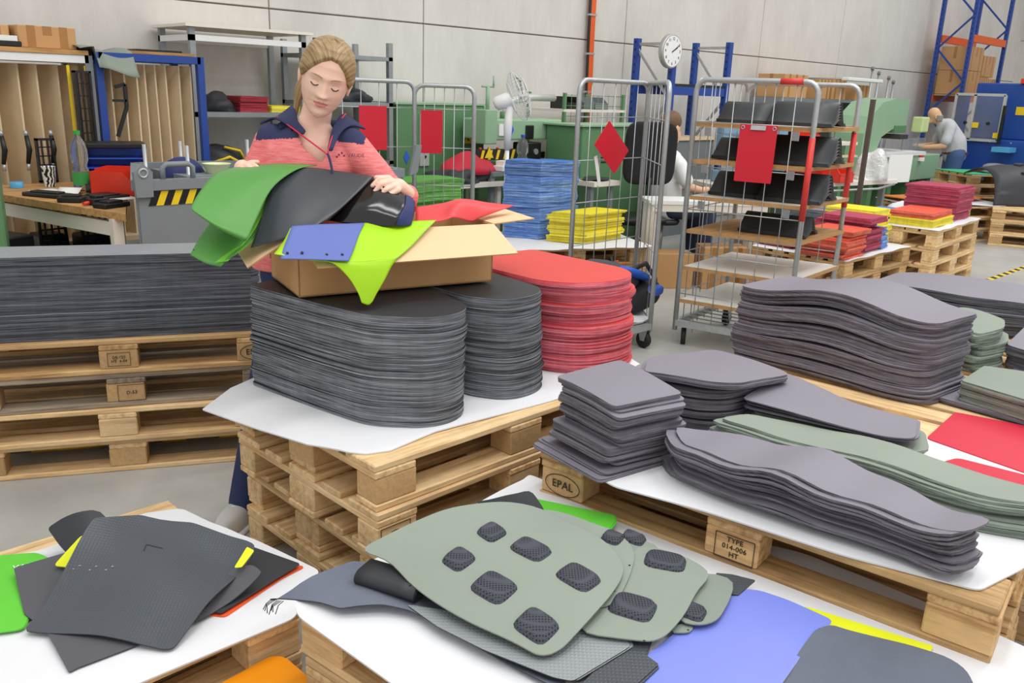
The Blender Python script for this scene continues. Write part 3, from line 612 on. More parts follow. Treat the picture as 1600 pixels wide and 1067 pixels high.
r1 = divider_rack('grey topped rack of upright plywood dividers at the left edge', 1.12, 1.86, 5.75, .42, 1.70, 7, STEELG, WHITE, 0)
for x, y0 in ((.25, .0), (.35, .0)): G().span((x-.008, -.012, .6), (x+.008, -.004, 1.64)).build('yellow_strip', YELP, r1)
r2 = divider_rack('blue framed rack of upright plywood dividers beside the workbench', 1.92, 2.565, 5.75, .42, 1.725, 9, RBLUE, RBLUE, 0)
def gridpanel(label, p, w, h, nx, nz, rz):
    t = thing('grid_tray', label, 'tray', p, rz)
    g = G().span((-w/2, -.02, 0), (-w/2+.012, .02, h)).span((w/2-.012, -.02, 0), (w/2, .02, h)).span((-w/2, -.02, 0), (w/2, .02, .012)).span((-w/2, -.02, h-.012), (w/2, .02, h)); g.build('frame', BLACKP, t)
    g = G()
    for i in range(1, nx): g.span((-w/2+w*i/nx-.003, -.012, 0), (-w/2+w*i/nx+.003, .012, h))
    for i in range(1, nz): g.span((-w/2, -.012, h*i/nz-.003), (w/2, .012, h*i/nz+.003))
    g.build('grid', BLACKP, t); return t
gridpanel('black plastic grid tray standing in the grey topped rack', (1.80, 5.70, .95), .10, .66, 4, 9, 0)
gridpanel('black plastic grid tray leaning below the dividers of the grey rack', (1.55, 5.70, .955), .10, .26, 3, 5, 0)
for k, x in enumerate((1.20, 1.32, 1.45, 1.585)):
    t = thing('clamp_handle', 'black clamp handle hanging at the %s divider of the grey rack' % ('leftmost', 'second', 'third', 'fourth')[k], 'handle', (x, 5.70, 1.05), 0, 'clamp handles on the divider rack')
    G().tube([(0, 0, .02), (.012, -.012, .1), (.006, -.005, .18)], [.012, .016, .012], 8).build('grip', BLACKP, t); G().cyl((.006, -.005, .18), (.004, 0, .21), .011, 8).build('cap', GALV, t); G().cyl((0, 0, -.02), (0, 0, .02), .01, 8).build('cap', GALV, t)
t = thing('bracket', 'black angled bracket hanging in the blue rack', 'bracket', (1.99, 5.70, 1.22)); G().bar((0, 0, .3), (.06, 0, .32), .02, .02).bar((.06, 0, .32), (.06, 0, .18), .02, .02).bar((.06, 0, .18), (-.01, 0, 0), .02, .02).bar((-.02, 0, .22), (.06, 0, .22), .02, .015).build('arm', BLACKP, t)
# things on top of the racks
tag(G().span((1.12, 5.72, 1.702), (1.86, 6.2, 1.728)).build('board', BENCHW), 'thin board with dark lip lying on the grey topped rack', 'board')
carton('long taped carton on top of the grey rack, right of the other carton', (1.66, 5.95, 1.73), (.32, .3, .125), .03)
carton('taped carton on top of the grey rack at the left edge', (1.33, 6.0, 1.73), (.30, .3, .12), -.05)
t = thing('black_tray', 'shallow black tray with papers on the rack at left edge', 'tray', (1.38, 5.78, 1.73)); G().span((-.12, -.06, 0), (.12, .06, .03), bev=.004).build('body', BLACKP, t); G().box((0, 0, .045), (.2, .1, .03), .2).build('paper_bundle', PAPER, t)
tag(G().surf(lambda u, v: (1.80+.33*u, 5.68+.28*v-(.03 if u > .4 else 0), 1.74+.02*math.sin(5*u+3*v)-(max(0, .35-v)*.34*(u > .3)+.02*u*(v < .3))), 16, 10).build('olive_cloth', OLIVE, solid=.003), 'olive sheet hanging over the front of the blue rack top', 'sheet')
tag(G().span((2.12, 5.80, 1.728), (2.56, 6.1, 1.745)).span((2.2, 5.86, 1.745), (2.5, 6.05, 1.76), 1).build('board', [BENCHW, BLACKP]), 'wooden board with a dark plate on the blue rack top', 'board')
# ------------------------------------------------------------------ workbench and what lies on it
t = thing('workbench', 'wooden topped workbench at the left edge beside the grey container', 'table')
TP = [(1.47, 4.23), (1.80, 5.12), (2.02, 5.70), (1.02, 5.72), (1.10, 5.55)]
G().prism(TP[::-1], .915, .95).build('table_top', BENCHW, t)
for x, y in ((1.46, 4.34), (1.72, 5.08), (1.2, 5.45), (1.85, 5.6)): G().span((x-.025, y-.025, 0), (x+.025, y+.025, .915)).build('leg', BEIGE, t)
G().bar((1.46, 4.4, .86), (1.2, 5.42, .86), .03, .07).build('apron', BEIGE, t)
def lathe_thing(name, label, cat, loc, prof, mat, n=20, group=None): return tag(G().lathe(prof, n).build(name, mat, None, loc), label, cat, group)
t_ = NT('zebra_print'); wv = t_.n('ShaderNodeTexWave'); wv.inputs['Scale'].default_value = 16; wv.inputs['Distortion'].default_value = 7; wv.inputs['Detail Scale'].default_value = 1.2; t_.l(t_.coord((1, 1, 1.4)), wv.inputs[0]); t_.l(t_.ramp(wv.outputs[1], [(.48, '#111111'), (.52, '#f4f4f2')]), t_.b.inputs['Base Color'])
lathe_thing('paper_cup', 'zebra striped cup on the workbench', 'cup', (1.50, 5.50, .951), [(.027, 0), (.04, .115), (.042, .118), (.037, .116), (.025, .005)], t_.m)
def bottle(label, loc, s=1.0, cap='#2fae3a', lab='#3c9c4a', h=.30):
    t = thing('bottle', label, 'bottle', loc); r = .04*s
    G().lathe([(r*.9, 0), (r, .012), (r, h*.33), (r*.72, h*.42), (r, h*.52), (r, h*.68), (r*.75, h*.82), (r*.33, h*.92), (r*.33, h*.97)], 18).build('body', CLEAR, t)
    G().lathe([(r*.4, h*.95), (r*.4, h*1.01)], 14).build('cap', plain('cap'+cap, cap, .4), t); G().lathe([(r*1.015, h*.1), (r*1.015, h*.3)], 18, cap=False).build('bottle_label', plain('lab'+lab, lab, .5), t)
    return t
bottle('clear water bottle with green cap on the workbench', (1.60, 5.25, .951), 1.15, h=.33)
def letter_trays(label, loc, n, mat, rz):
    t = thing('tray_stack', label, 'tray', loc, rz)
    for k in range(n):
        z = k*.055; g = G().span((-.16, -.11, z), (.16, .11, z+.004)).span((-.16, .106, z), (.16, .11, z+.05)).span((-.16, -.11, z), (-.156, .11, z+.045)).span((.156, -.11, z), (.16, .11, z+.045)); g.build('tray', mat, t)
    G().box((.0, 0, n*.055+.02), (.33, .24, .03), .08, bev=.006).build('lid', BLACKP, t); return t
letter_trays('stack of blue trays under a black lid on the workbench', (1.86, 5.42, .951), 4, BLUEP, -.35)
def binbox(label, loc, d, rz, mat=None, group=None):
    x, y, z = d; t = thing('storage_bin', label, 'bin', loc, rz, group); w_ = .004
    g = G().span((-x/2, -y/2, 0), (x/2, y/2, w_)).span((-x/2, y/2-w_, 0), (x/2, y/2, z))
    for s in (-1, 1): g.prism([(-y/2, 0), (y/2, 0), (y/2, z), (-y*.2, z), (-y/2, z*.5)], 0, w_, 0, Matrix.Translation((s*(x/2-w_/2)-w_/2, 0, 0)) @ Matrix(((0, 0, 1), (1, 0, 0), (0, 1, 0))).to_4x4())
    g.span((-x/2, -y/2, 0), (x/2, -y/2+w_, z*.5)); g.build('body', mat or REDP, t); G().span((-x/2-.006, -y/2-.006, z*.47), (x/2+.006, -y/2+.004, z*.53)).build('rim', mat or REDP, t); return t
binbox('red stacking bin on the workbench by the grey container', (1.705, 4.98, .951), (.15, .24, .13), .9)
binbox('red stacking bin behind the other red bin on the workbench', (1.80, 5.16, .951), (.2, .24, .13), .9)
for k, (x, y, w_, d_, h_, a, lab) in enumerate(((1.36, 5.05, .1, .26, .03, .5, 'long black plastic part at the back left of the workbench'), (1.40, 4.78, .09, .12, .04, .9, 'black plastic block near the front of the workbench'), (1.58, 4.86, .22, .16, .025, .3, 'dark folder lying on the workbench by the container'), (1.50, 4.50, .16, .09, .035, .4, 'black tool case at the front corner of the workbench'), (1.47, 4.62, .08, .08, .05, .2, 'small black box near the front of the workbench'), (1.62, 5.12, .07, .06, .07, .2, 'black holder behind the water bottle'))):
    t = thing('plastic_part', lab, 'part', (x, y, .951), a); G().span((-w_/2, -d_/2, 0), (w_/2, d_/2, h_*.7), bev=.005).build('body', BLACKP, t); G().box((0, 0, h_*.8), (w_*.6, d_*.7, h_*.4), .05, bev=.004).build('top', BLACKP, t)
for k, (x, y, a, lab) in enumerate(((1.42, 5.30, .3, 'white paper sheet by the zebra cup'), (1.50, 5.12, .9, 'folded white paper in front of the zebra cup'), (1.66, 4.78, .2, 'white papers beside the red bin'))):
    tag(G().surf(lambda u, v: (x+(u-.5)*.15*math.cos(a)-(v-.5)*.12*math.sin(a), y+(u-.5)*.15*math.sin(a)+(v-.5)*.12*math.cos(a), .955+.03*(k == 1)*(1-abs(2*u-1))), 6, 3).build('paper', PAPER, solid=.0015), lab, 'paper')
t = thing('knife', 'red handled cutter on the workbench', 'tool', (1.44, 4.62, .956), .5); G().tube([(-.05, 0, .006), (0, .004, .008), (.04, 0, .006)], [.008, .01, .008], 8).build('handle', REDP, t); G().span((.04, -.005, .004), (.09, .005, .006)).build('blade', GALV, t)
lathe_thing('lid', 'round blue lid at the back of the workbench', 'lid', (1.33, 5.52, .951), [(.035, 0), (.037, .03), (.03, .034)], plain('sky_blue_plastic', '#58aadd', .4), 16)
# below the bench
t = thing('radio', 'dark radio with silver knob below the workbench', 'radio', (1.13, 5.12, .601), -1.2); G().box((0, 0, .08), (.30, .16, .16), bev=.008).build('body', BLACKP, t); G().box((0, -.082, .08), (.27, .006, .13)).build('face', plain('dark_metal_face', '#4b5053', .4, .4), t); G().lathe([(.026, 0), (.024, .02)], 16, 0, (.05, -.085, .06), Matrix.Rotation(math.pi/2, 3, 'X')).build('knob', GALV, t)
tag(G().span((1.0, 4.85, .55), (1.24, 5.4, .60)).span((1.02, 4.88, 0), (1.07, 4.93, .55)).span((1.18, 5.3, 0), (1.23, 5.35, .55)).span((1.18, 4.88, 0), (1.23, 4.93, .55)).span((1.02, 5.3, 0), (1.07, 5.35, .55)).build('low_stand', W_NEW), 'low pale wooden stand below the workbench', 'stand')
for k, (x, y, a) in enumerate(((1.385, 5.12, .1), (1.565, 5.0, .05))):
    t = thing('plastic_basket', ('black slotted plastic basket below the bench, left one', 'black slotted plastic basket below the bench, right one')[k], 'basket', (x, y, .651), a)
    g = G(); g.tube([(-.07, 0, 0), (-.065, .01, .17), (-.05, .02, .2), (.05, .02, .2), (.065, .01, .17), (.07, 0, 0)], .009, 8)
    for q in (-.035, 0, .035): g.cyl((q, .01, 0), (q, .02, .195), .006, 6)
    for z in (.05, .11): g.cyl((-.066, .008, z), (.066, .008, z), .005, 6)
    g.build('front_grille', BLACKP, t); G().box((0, .09, .04), (.14, .16, .08), bev=.01).build('body', BLACKP, t)
tag(G().span((1.27, 4.92, .58), (1.66, 5.32, .65)).span((1.29, 4.95, 0), (1.35, 5.01, .58)).span((1.58, 4.95, 0), (1.64, 5.01, .58)).span((1.42, 5.2, 0), (1.5, 5.28, .58)).build('low_stand', STEELG), 'dark low stand carrying the slotted baskets', 'stand')
t = thing('cabinet', 'green machine panel cut by the left edge', 'machine', (.865, 4.58, 0), -.25); G().span((-.25, 0, 0), (.16, .5, 1.58), bev=.01).build('body', MGREEN, t); G().span((.10, -.004, 1.15), (.155, 0, 1.28)).build('label_plate', WHITE, t)
# ------------------------------------------------------------------ grey tipping container
t = thing('tipping_container', 'grey steel tipping container with hazard stripes, behind the charcoal pile', 'container')
q0, q1, q2, q3 = (1.53, 4.22), (3.10, 4.22), (3.10, 4.95), (1.86, 5.12)
for a, b, nm in ((q0, q1, 'front_panel'), (q1, q2, 'side_panel'), (q2, q3, 'back_panel'), (q3, q0, 'side_panel')):
    g = G().bar((*a, .62), (*b, .62), .02, .92); g.build(nm, STEELG, t); G().bar((*a, 1.085), (*b, 1.085), .05, .05).build('rim', STEELG, t)
G().prism([q0, q1, q2, q3], .14, .17).build('floor_plate', STEELG, t)
g = G()
for x in (1.7, 2.5, 3.0): g.span((x-.05, 4.3, 0), (x+.05, 4.8, .14))
g.build('fork_pocket', STEELG, t)
for x, s in ((1.66, 1), (2.06, 1)):
    G().tube([(x, 4.22, 1.10), (x, 4.22, 1.165), (x+.02, 4.22, 1.18), (x+.13, 4.22, 1.18), (x+.15, 4.22, 1.165), (x+.15, 4.22, 1.10)], .014, 8).build('lifting_bracket', STEELG, t)
g = G().prism([(-.04, -.1), (.04, -.1), (.045, .02), (.0, .06), (-.045, .02)], -.012, .012, 0, frame((1.555, 4.2, 1.13), (1, 0, 0), (0, 0, 1))); g.build('lug', STEELG, t)
G().tube([(1.555+.02*math.cos(a), 4.188, 1.145+.02*math.sin(a)) for a in [k*math.pi/6 for k in range(12)]], .006, 6, closed=True).build('lug_ring', GALV, t)
for k in range(10):
    x = 1.575+k*.036; G().prism([(0, 0), (.036, 0), (.066, .07), (.03, .07)], 0, .002, 0, frame((x, 4.2085, .985), (1, 0, 0), (0, 0, 1))).build('hazard_stripe', YELP if k % 2 else BLACKP, t)
g = G().prism([(0, -.08), (.06, -.06), (.09, .1), (.05, .1)], -.01, .01, 0, frame((3.13, 4.19, 1.15), (1, 0, 0), (0, 0, 1))); g.build('latch', STEELG, t)
for x, y in ((1.78, 4.75), (2.06, 4.95), (2.5, 5.0), (1.95, 4.6)): G().cyl((x, y, .17), (x, y, 1.24), .011, 8).build('stake', GALV, t)
for k, (x, lab) in enumerate(((1.98, 'dark blue bag corner showing above the grey container rim'),)):
    tag(G().ball((x, 4.75, 1.05), (.13, .09, .12), 14, 10).build('cloth_bag', NAVY), lab, 'bag')
t = thing('bowl', 'pale green bowl above the grey container rim', 'bowl', (2.12, 4.62, 1.085)); G().lathe([(.05, 0), (.075, .05), (.08, .055), (.07, .05), (.045, .006)], 20).build('body', plain('pale_lime_plastic', '#dfe6b8', .4), t)
tag(G().span((1.9, 4.5, 1.03), (2.3, 5.0, 1.085)).build('board', STEELG, None), 'grey board laid across the container under the pale bowl', 'board')
# ------------------------------------------------------------------ steel shelving at the wall
t = thing('shelf_unit', 'galvanised shelf unit with white top board at the wall', 'shelf')
for x in (2.64, 3.50):
    for y in (6.02, 6.52): G().span((x-.02, y-.02, 0), (x+.02, y+.02, 1.93)).build('upright', ZINC, t)
for z in (.35, .93, 1.33): G().span((2.62, 6.0, z), (3.52, 6.54, z+.035)).build('shelf_board', ZINC, t)
G().span((2.62, 6.0, 1.84), (3.52, 6.03, 1.88)).span((2.62, 6.51, 1.84), (3.52, 6.54, 1.88)).span((2.62, 6.0, 1.84), (2.65, 6.54, 1.88)).build('top_rail', WHITE, t)
G().span((2.58, 5.96, 1.93), (3.56, 6.56, 1.95)).build('top_board', BEIGE, t)
t = thing('shelf_unit', 'second galvanised shelf unit right of the woman', 'shelf')
for x in (3.62, 4.30):
    for y in (6.02, 6.52): G().span((x-.02, y-.02, 0), (x+.02, y+.02, 1.92)).build('upright', ZINC, t)
for z in (.35, .95, 1.42, 1.78): G().span((3.6, 6.0, z), (4.32, 6.54, z+.03)).build('shelf_board', ZINC, t)
pile('sheet_pile', 'dark red sheet pile on the shelf behind the woman', 'sheet pile', rect(3.10, 6.2, .22, .3), 1.366, .11, 9, cm('darkred'), jit=.004)
pile('sheet_pile', 'low yellow sheet pile on the shelf behind the woman', 'sheet pile', rect(3.36, 6.2, .24, .3), 1.366, .045, 5, cm('yellow'), jit=.003)
def heap(name, label, cat, c, r, mat, seed=0, amp=.35, parent=None, nu=26, nv=16, flatb=True):
    rs = random.Random(seed); ks = [(rs.uniform(-6, 6), rs.uniform(-6, 6), rs.uniform(-6, 6), rs.uniform(0, 6)) for _ in range(6)]
    g = G()
    def fn(u, v):
        th = 2*math.pi*u; ph = math.pi*v; d = Vector((math.sin(ph)*math.cos(th), math.sin(ph)*math.sin(th), math.cos(ph)))
        k = 1+amp*sum(math.sin(a*d.x+b*d.y+e*d.z+f) for a, b, e, f in ks)/4
        z = d.z*k*r[2]; z = max(z, 0) if flatb else z
        return (d.x*k*r[0], d.y*k*r[1], z)
    g.surf(fn, nu, nv)
    if parent is not None: return g.build(name, mat, parent, c)
    return tag(g.build(name, mat, None, c), label, cat)
heap('folded_bag', 'crumpled black bag left of the dark red pile on the shelf', 'bag', (2.86, 6.2, 1.366), (.15, .14, .12), BLK, 3)
t = thing('pannier_bag', 'black bag with yellow trim on the lower shelf', 'bag', (2.85, 6.18, .966)); heap('body', '', '', (0, 0, 0), (.19, .16, .17), BLK, 5, .2, t)
G().tube([(-.12, -.12, .03), (.02, -.155, .08), (.14, -.13, .02)], .012, 6).tube([(.0, -.12, .15), (.12, -.12, .12), (.16, -.1, .06)], .01, 6).build('trim', YELP, t)
heap('film_bag', 'dark item in clear film on the second shelf unit', 'bag', (4.05, 6.2, 1.451), (.17, .14, .1), BLK, 8)
pile('sheet_pile', 'pile of white papers on the second shelf unit', 'paper pile', rect(4.05, 6.2, .3, .22), .98, .05, 6, [PAPER, PAPER], jit=.01)
# ------------------------------------------------------------------ roll cages
def arch(p, q, z0, z1, r=.05):
    p, q = Vector((*p, 0)), Vector((*q, 0)); d = (q-p).normalized(); Z_ = Vector((0, 0, 1))
    pts = [p+Z_*z0, p+Z_*(z1-r)]+[p+d*(r-r*math.cos(a))+Z_*(z1-r+r*math.sin(a)) for a in (.4, .8, 1.2)]+[p+d*r+Z_*z1, q-d*r+Z_*z1]
    pts += [q-d*(r-r*math.cos(a))+Z_*(z1-r+r*math.sin(a)) for a in (1.2, .8, .4)]+[q+Z_*(z1-r), q+Z_*z0]
    return pts
def cage_side(t, p, q, z0, z1, nv=6, hz=(.35, .62, .9, 1.17, 1.44), r=.016):
    G().tube(arch(p, q, z0, z1, .07), r, 10).build('side_frame', GALV, t)
    P, Q = Vector((*p, 0)), Vector((*q, 0)); g = G()
    for i in range(1, nv+1):
        c = P.lerp(Q, i/(nv+1)); g.cyl((c.x, c.y, z0), (c.x, c.y, z1), .0032, 5)
    for z in hz: g.cyl((P.x, P.y, z), (Q.x, Q.y, z), .0036, 5)
    g.build('wire_grid', GALV, t)
def caster(t, x, y, rz=0):
    T = Matrix.Translation((x, y, 0)) @ Matrix.Rotation(rz, 4, 'Z')
    c = G().prism([(-.045, .15), (.045, .15), (.012, .05), (-.02, .05)], -.022, -.018, 0, T @ Matrix(((1, 0, 0), (0, 0, 1), (0, 1, 0))).to_4x4()).prism([(-.045, .15), (.045, .15), (.012, .05), (-.02, .05)], .018, .022, 0, T @ Matrix(((1, 0, 0), (0, 0, 1), (0, 1, 0))).to_4x4()).build('caster', GALV, t)
    R = (Matrix.Rotation(rz, 3, 'Z') @ Matrix.Rotation(math.pi/2, 3, 'X'))
    G().lathe([(.03, -.016), (.052, -.016), (.055, 0), (.052, .016), (.03, .016)], 20, 0, (x, y, .055), R).build('wheel', RUBBER, c)
def cage_base(t, cs, z=.15):
    n = len(cs); g = G()
    for i in range(n): g.bar((*cs[i], z), (*cs[(i+1) % n], z), .03, .04)
    A, B, C_, D_ = [Vector((*c, z)) for c in cs]
    for i in range(1, 8): g.cyl(A.lerp(D_, i/8), B.lerp(C_, i/8), .004, 5)
    g.build('base_frame', GALV, t)
    for i, c in enumerate(cs):
        ctr = sum((Vector(k) for k in cs), Vector((0, 0)))/n; p = Vector(c).lerp(ctr, .12); caster(t, p.x, p.y, .6+i*.9)
def clipboard(label, p, x, down, w=.22, h=.31, clip=True, mat=None):
    t = thing('clipboard', label, 'clipboard', p); x = Vector(x).normalized(); dn = Vector(down).normalized(); T = frame((0, 0, 0), x, -dn)
    pts = rnd_poly([(-w/2, -h), (w/2, -h), (w/2, 0), (-w/2, 0)], .006, 2); G().prism(pts, -.002, .002, 0, T).build('board', mat or REDS, t)
    if clip:
        g = G(); g.add(*[[(-.045, -.03, .003), (.045, -.03, .003), (.045, -.004, .003), (-.045, -.004, .003), (-.045, -.03, .012), (.045, -.03, .012), (.045, -.004, .007), (-.045, -.004, .007)], [(0, 3, 2, 1), (4, 5, 6, 7), (0, 1, 5, 4), (2, 3, 7, 6), (1, 2, 6, 5), (0, 4, 7, 3)]], 0, False, T); g.build('clip', GALV, t)
        for s in (-1, 1): G().tube([T @ Vector((s*w*.42+.01*math.cos(a), -.018+.01*math.sin(a), .003)) for a in [k*math.pi/5 for k in range(10)]], .003, 5, closed=True).build('eyelet', GALV, t)
    return t
# cage with shelves
t = thing('roll_cage', 'galvanised roll cage with wooden shelves of black rolled mats', 'roll cage')
K0, K1, K2, K3 = (4.55, 3.16), (4.72, 2.45), (5.48, 2.56), (5.31, 3.27)
cage_side(t, K0, K1, .10, 1.69, 5); cage_side(t, K3, K2, .10, 1.69, 5); cage_base(t, [K0, K1, K2, K3])
g = G(); g.tube(arch(K0, K3, .1, 1.69, .07), .014, 10); g.build('side_frame', GALV, t)
P, Q = Vector((*K0, 0)), Vector((*K3, 0)); g = G()
for i in range(1, 7): c = P.lerp(Q, i/7); g.cyl((c.x, c.y, .1), (c.x, c.y, 1.69), .0032, 5)
for z in (.35, .62, .9, 1.17, 1.44): g.cyl((P.x, P.y, z), (Q.x, Q.y, z), .0036, 5)
g.build('wire_grid', GALV, t)
SZ = [1.435, 1.21, .985, .77, .53, .31]
for k, z in enumerate(SZ):
    ins = [Vector(K0).lerp(Vector(K2), .02), Vector(K1).lerp(Vector(K3), .02), Vector(K2).lerp(Vector(K0), -.02), Vector(K3).lerp(Vector(K1), .02)]
    g = G().prism([tuple(p) for p in ins], z-.02, z); g.build('shelf_board', [BENCHW, BENCHW, BENCHW, BENCHW, plain('white_laminate', '#eceae4', .4), plain('white_laminate', '#eceae4', .4)][k] if k != 2 else BEIGE, t)
    g = G(); q = [Vector((*c, z-.012)) for c in (ins[0], ins[1], ins[2])]; off = Vector((-.006, -.004, 0))
    g.bar(q[0]+Vector((-.004, 0, 0)), q[1]+Vector((-.004, 0, 0)), .004, .024).bar(q[1]+Vector((0, -.004, 0)), q[2]+Vector((0, -.004, 0)), .004, .024); g.build('board_edge', PLYE, t)
    if k < 3:
        c = Vector(K1).lerp(Vector(K0), .12); G().box((c.x-.02, c.y, z-.05), (.006, .05, .05), -.23).build('hook_plate', GALV, t); c = Vector(K0).lerp(Vector(K1), .15); G().box((c.x-.02, c.y, z-.05), (.006, .05, .05), -.23).build('hook_plate', GALV, t)
for c, z0, z1 in ((K1, .90, 1.38), (K2, .92, 1.40)): G().cyl((*c, z0), (*c, z1), .0185, 10).build('red_tape', REDT, t)
p = Vector(K1).lerp(Vector(K0), .12); q = Vector(K1).lerp(Vector(K0), .3); G().cyl((p.x, p.y, 1.69), (q.x, q.y, 1.69), .0185, 10).build('red_tape', REDT, t)
def rolled(label, c, ax, w, r, n, rz, mat=None, flatness=.75):
    """sheets bent over into a hump, layer over layer; both ends show the layers"""
    t = thing('bent_mats', label, 'mat', c, rz)
    for k in range(n):
        rr = r*(1-k/(n*1.25))
        def fn(u, v, rr=rr, k=k):
            s = u*2-1; q = max(-1, min(1, s*1.18+.06)); hump = (.5+.5*math.cos(q*math.pi))**.72
            return (s*r*1.75+.25*r*hump, (v-.5)*w-.0015*k*(v < .5), .004+.003*(n-1-k)*(1-hump)+hump*rr*flatness*1.75)
        G().surf(fn, 34, 3).build('mat_layer', mat or BLK, t, solid=.003)
    return t
MATT = sheetmat('black_mat', '#303336', .45)
cx = lambda a, b: Vector(K0).lerp(Vector(K1), a)+(Vector(K3)-Vector(K0))*b
aC = math.atan2(K1[1]-K0[1], K1[0]-K0[0])
for k, (sh, a, b, w, r, lab) in enumerate(((0, .30, .42, .34, .10, 'bent black mats on the top cage shelf, left bundle'), (0, .78, .42, .40, .11, 'bent black mats on the top cage shelf, right bundle'),
      (1, .30, .42, .36, .10, 'bent black mats on the second cage shelf, left bundle'), (1, .80, .40, .42, .13, 'bent black mats on the second cage shelf, right bundle'),
      (2, .30, .42, .34, .11, 'bent black mats on the third cage shelf, left bundle'), (2, .78, .42, .40, .13, 'bent black mats on the third cage shelf, right bundle'),
      (3, .66, .40, .44, .09, 'bent black mats alone on the fourth cage shelf'))):
    p = cx(a, b); rolled(lab, (p.x, p.y, SZ[sh]+.002), 0, w*.95, r*.95, 7, aC+math.pi/2 if 1 else 0, MATT)
dn = Vector((0, 0, -1)); xr = (Vector((*K1, 0))-Vector((*K0, 0))).normalized(); cp = Vector(K0).lerp(Vector(K1), .575)
clipboard('red clipboard with metal clip hanging on the shelf cage', (cp.x-.03, cp.y-.008, 1.44), xr, (-.045, 0, -1), .225, .335)
# cage with the diamond board
t = thing('roll_cage', 'galvanised roll cage with an angled red board, left of the shelf cage', 'roll cage')
B0, B1, B2, B3 = (4.08, 3.70), (4.81, 3.73), (4.33, 3.20), (3.62, 3.22)
cage_side(t, B0, B1, .12, 1.665, 5); cage_side(t, B1, B2, .12, 1.665, 4); cage_base(t, [B3, B2, B1, B0])
clipboard('red board hung by one corner as a diamond on the roll cage', (4.27, 3.66, 1.345), (.66, 0, .75), (.75, 0, -.66), .20, .29, False)
tag(G().prism([(0, 0), (.03, 0), (.03, .2), (0, .2)], -.001, .001, 0, frame((4.30, 3.69, 1.00), (.96, 0, .28), (-.28, 0, .96))).build('paper', PAPER), 'white paper strip behind the diamond red board', 'paper')
# cage behind the woman
t = thing('roll_cage', 'galvanised roll cage behind the woman with a red board', 'roll cage')
A0, A1, A2, A3 = (3.19, 4.90), (3.82, 5.02), (4.11, 4.74), (3.38, 4.5)
A0, A1, A2, A3 = (3.05, 5.25), (3.80, 5.02), (4.12, 4.74), (3.40, 4.90)
cage_side(t, A0, A1, .12, 1.62, 5); cage_side(t, A1, A2, .12, 1.60, 5); cage_base(t, [A0, A1, A2, A3])
clipboard('red board hung on the cage behind the woman, by the green cabinet', (3.885, 4.93, 1.43), (A2[0]-A1[0], A2[1]-A1[1], 0), (0, 0, -1), .155, .30, False)
clipboard('red board half hidden behind the shoulder of the woman', (3.50, 5.10, 1.45), (.75, -.23, 0), (0, 0, -1), .2, .3, False)
# ------------------------------------------------------------------ green machines along the wall
t = thing('machine_cabinet', 'big green machine cabinet with warning triangle behind the cage', 'machine', (0, 0, 0))
G().span((4.40, 6.06, 0), (5.40, 6.55, 1.44), bev=.012).build('body', MGREEN, t); G().span((4.38, 6.05, 1.44), (5.42, 6.56, 1.455)).build('lid', LGREEN, t); G().span((4.64, 6.045, .92), (4.74, 6.06, 1.36)).build('control_panel', plain('panel_grey', '#b9bdb8', .4), t)
for z in (1.0, 1.06, 1.12, 1.25, 1.3): G().lathe([(.012, 0), (.012, .012)], 10, 0, (4.69, 6.045, z), Matrix.Rotation(math.pi/2, 3, 'X')).build('knob', BLACKP, t)
g = G().prism([(-.065, 0), (.065, 0), (0, .125)], 0, .002, 0, frame((5.20, 6.057, 1.10), (1, 0, 0), (0, 0, 1))); w_ = g.build('warning_sign', YELP, t)
g = G().prism([(-.008, .03), (.012, .03), (-.002, .055), (.014, .055), (-.004, .1), (-.012, .1), (-.004, .066), (-.018, .066)], 0, .003, 0, frame((5.20, 6.056, 1.10), (1, 0, 0), (0, 0, 1)))
for a, b in (((-.065, .003), (.065, .003)), ((.062, 0), (0, .12)), ((-.062, 0), (0, .12))): g.bar((5.2+a[0], 6.055, 1.1+a[1]), (5.2+b[0], 6.055, 1.1+b[1]), .003, .008, 0, (0, 1, 0))
g.build('lightning_symbol', BLACKP, w_)
G().prism([(0, -.06), (.03, 0), (0, .06), (-.03, 0)], 0, .002, 0, frame((4.50, 6.057, 1.0), (1, 0, 0), (0, 0, 1))).build('blue_emblem', BLUEP, t)
# press with striped bar
t = thing('press_machine', 'green swing arm press with hazard bar behind the blue pile', 'machine')
G().span((5.02, 5.7, 0), (5.72, 6.02, .98), bev=.01).build('base', MGREEN, t); G().span((5.1, 5.75, .98), (5.9, 6.02, 1.04)).build('cutting_table', BLACKP, t)
G().span((5.08, 5.62, 1.16), (5.98, 6.0, 1.34), bev=.015).build('head', LGREEN, t); G().span((5.0, 5.60, 1.13), (5.14, 5.75, 1.42), bev=.006).build('slide', LGREEN, t)
G().cyl((5.07, 5.66, 1.4), (5.07, 5.66, 1.62), .018, 10).cyl((5.0, 5.66, 1.61), (5.14, 5.66, 1.61), .008, 8).cyl((5.135, 5.66, 1.61), (5.135, 5.66, 1.70), .008, 8).build('spindle', LGREEN, t)
G().tube([(5.42, 5.8, 1.33), (5.42, 5.8, 1.42), (5.5, 5.8, 1.5), (5.75, 5.82, 1.53), (6.1, 5.86, 1.53)], .035, 10).build('exhaust_pipe', plain('pale_duct', '#c9ccc8', .4, .3), t); G().cyl((5.4, 5.8, 1.33), (5.4, 5.8, 1.40), .04, 12).build('pipe_socket', MGREEN, t)
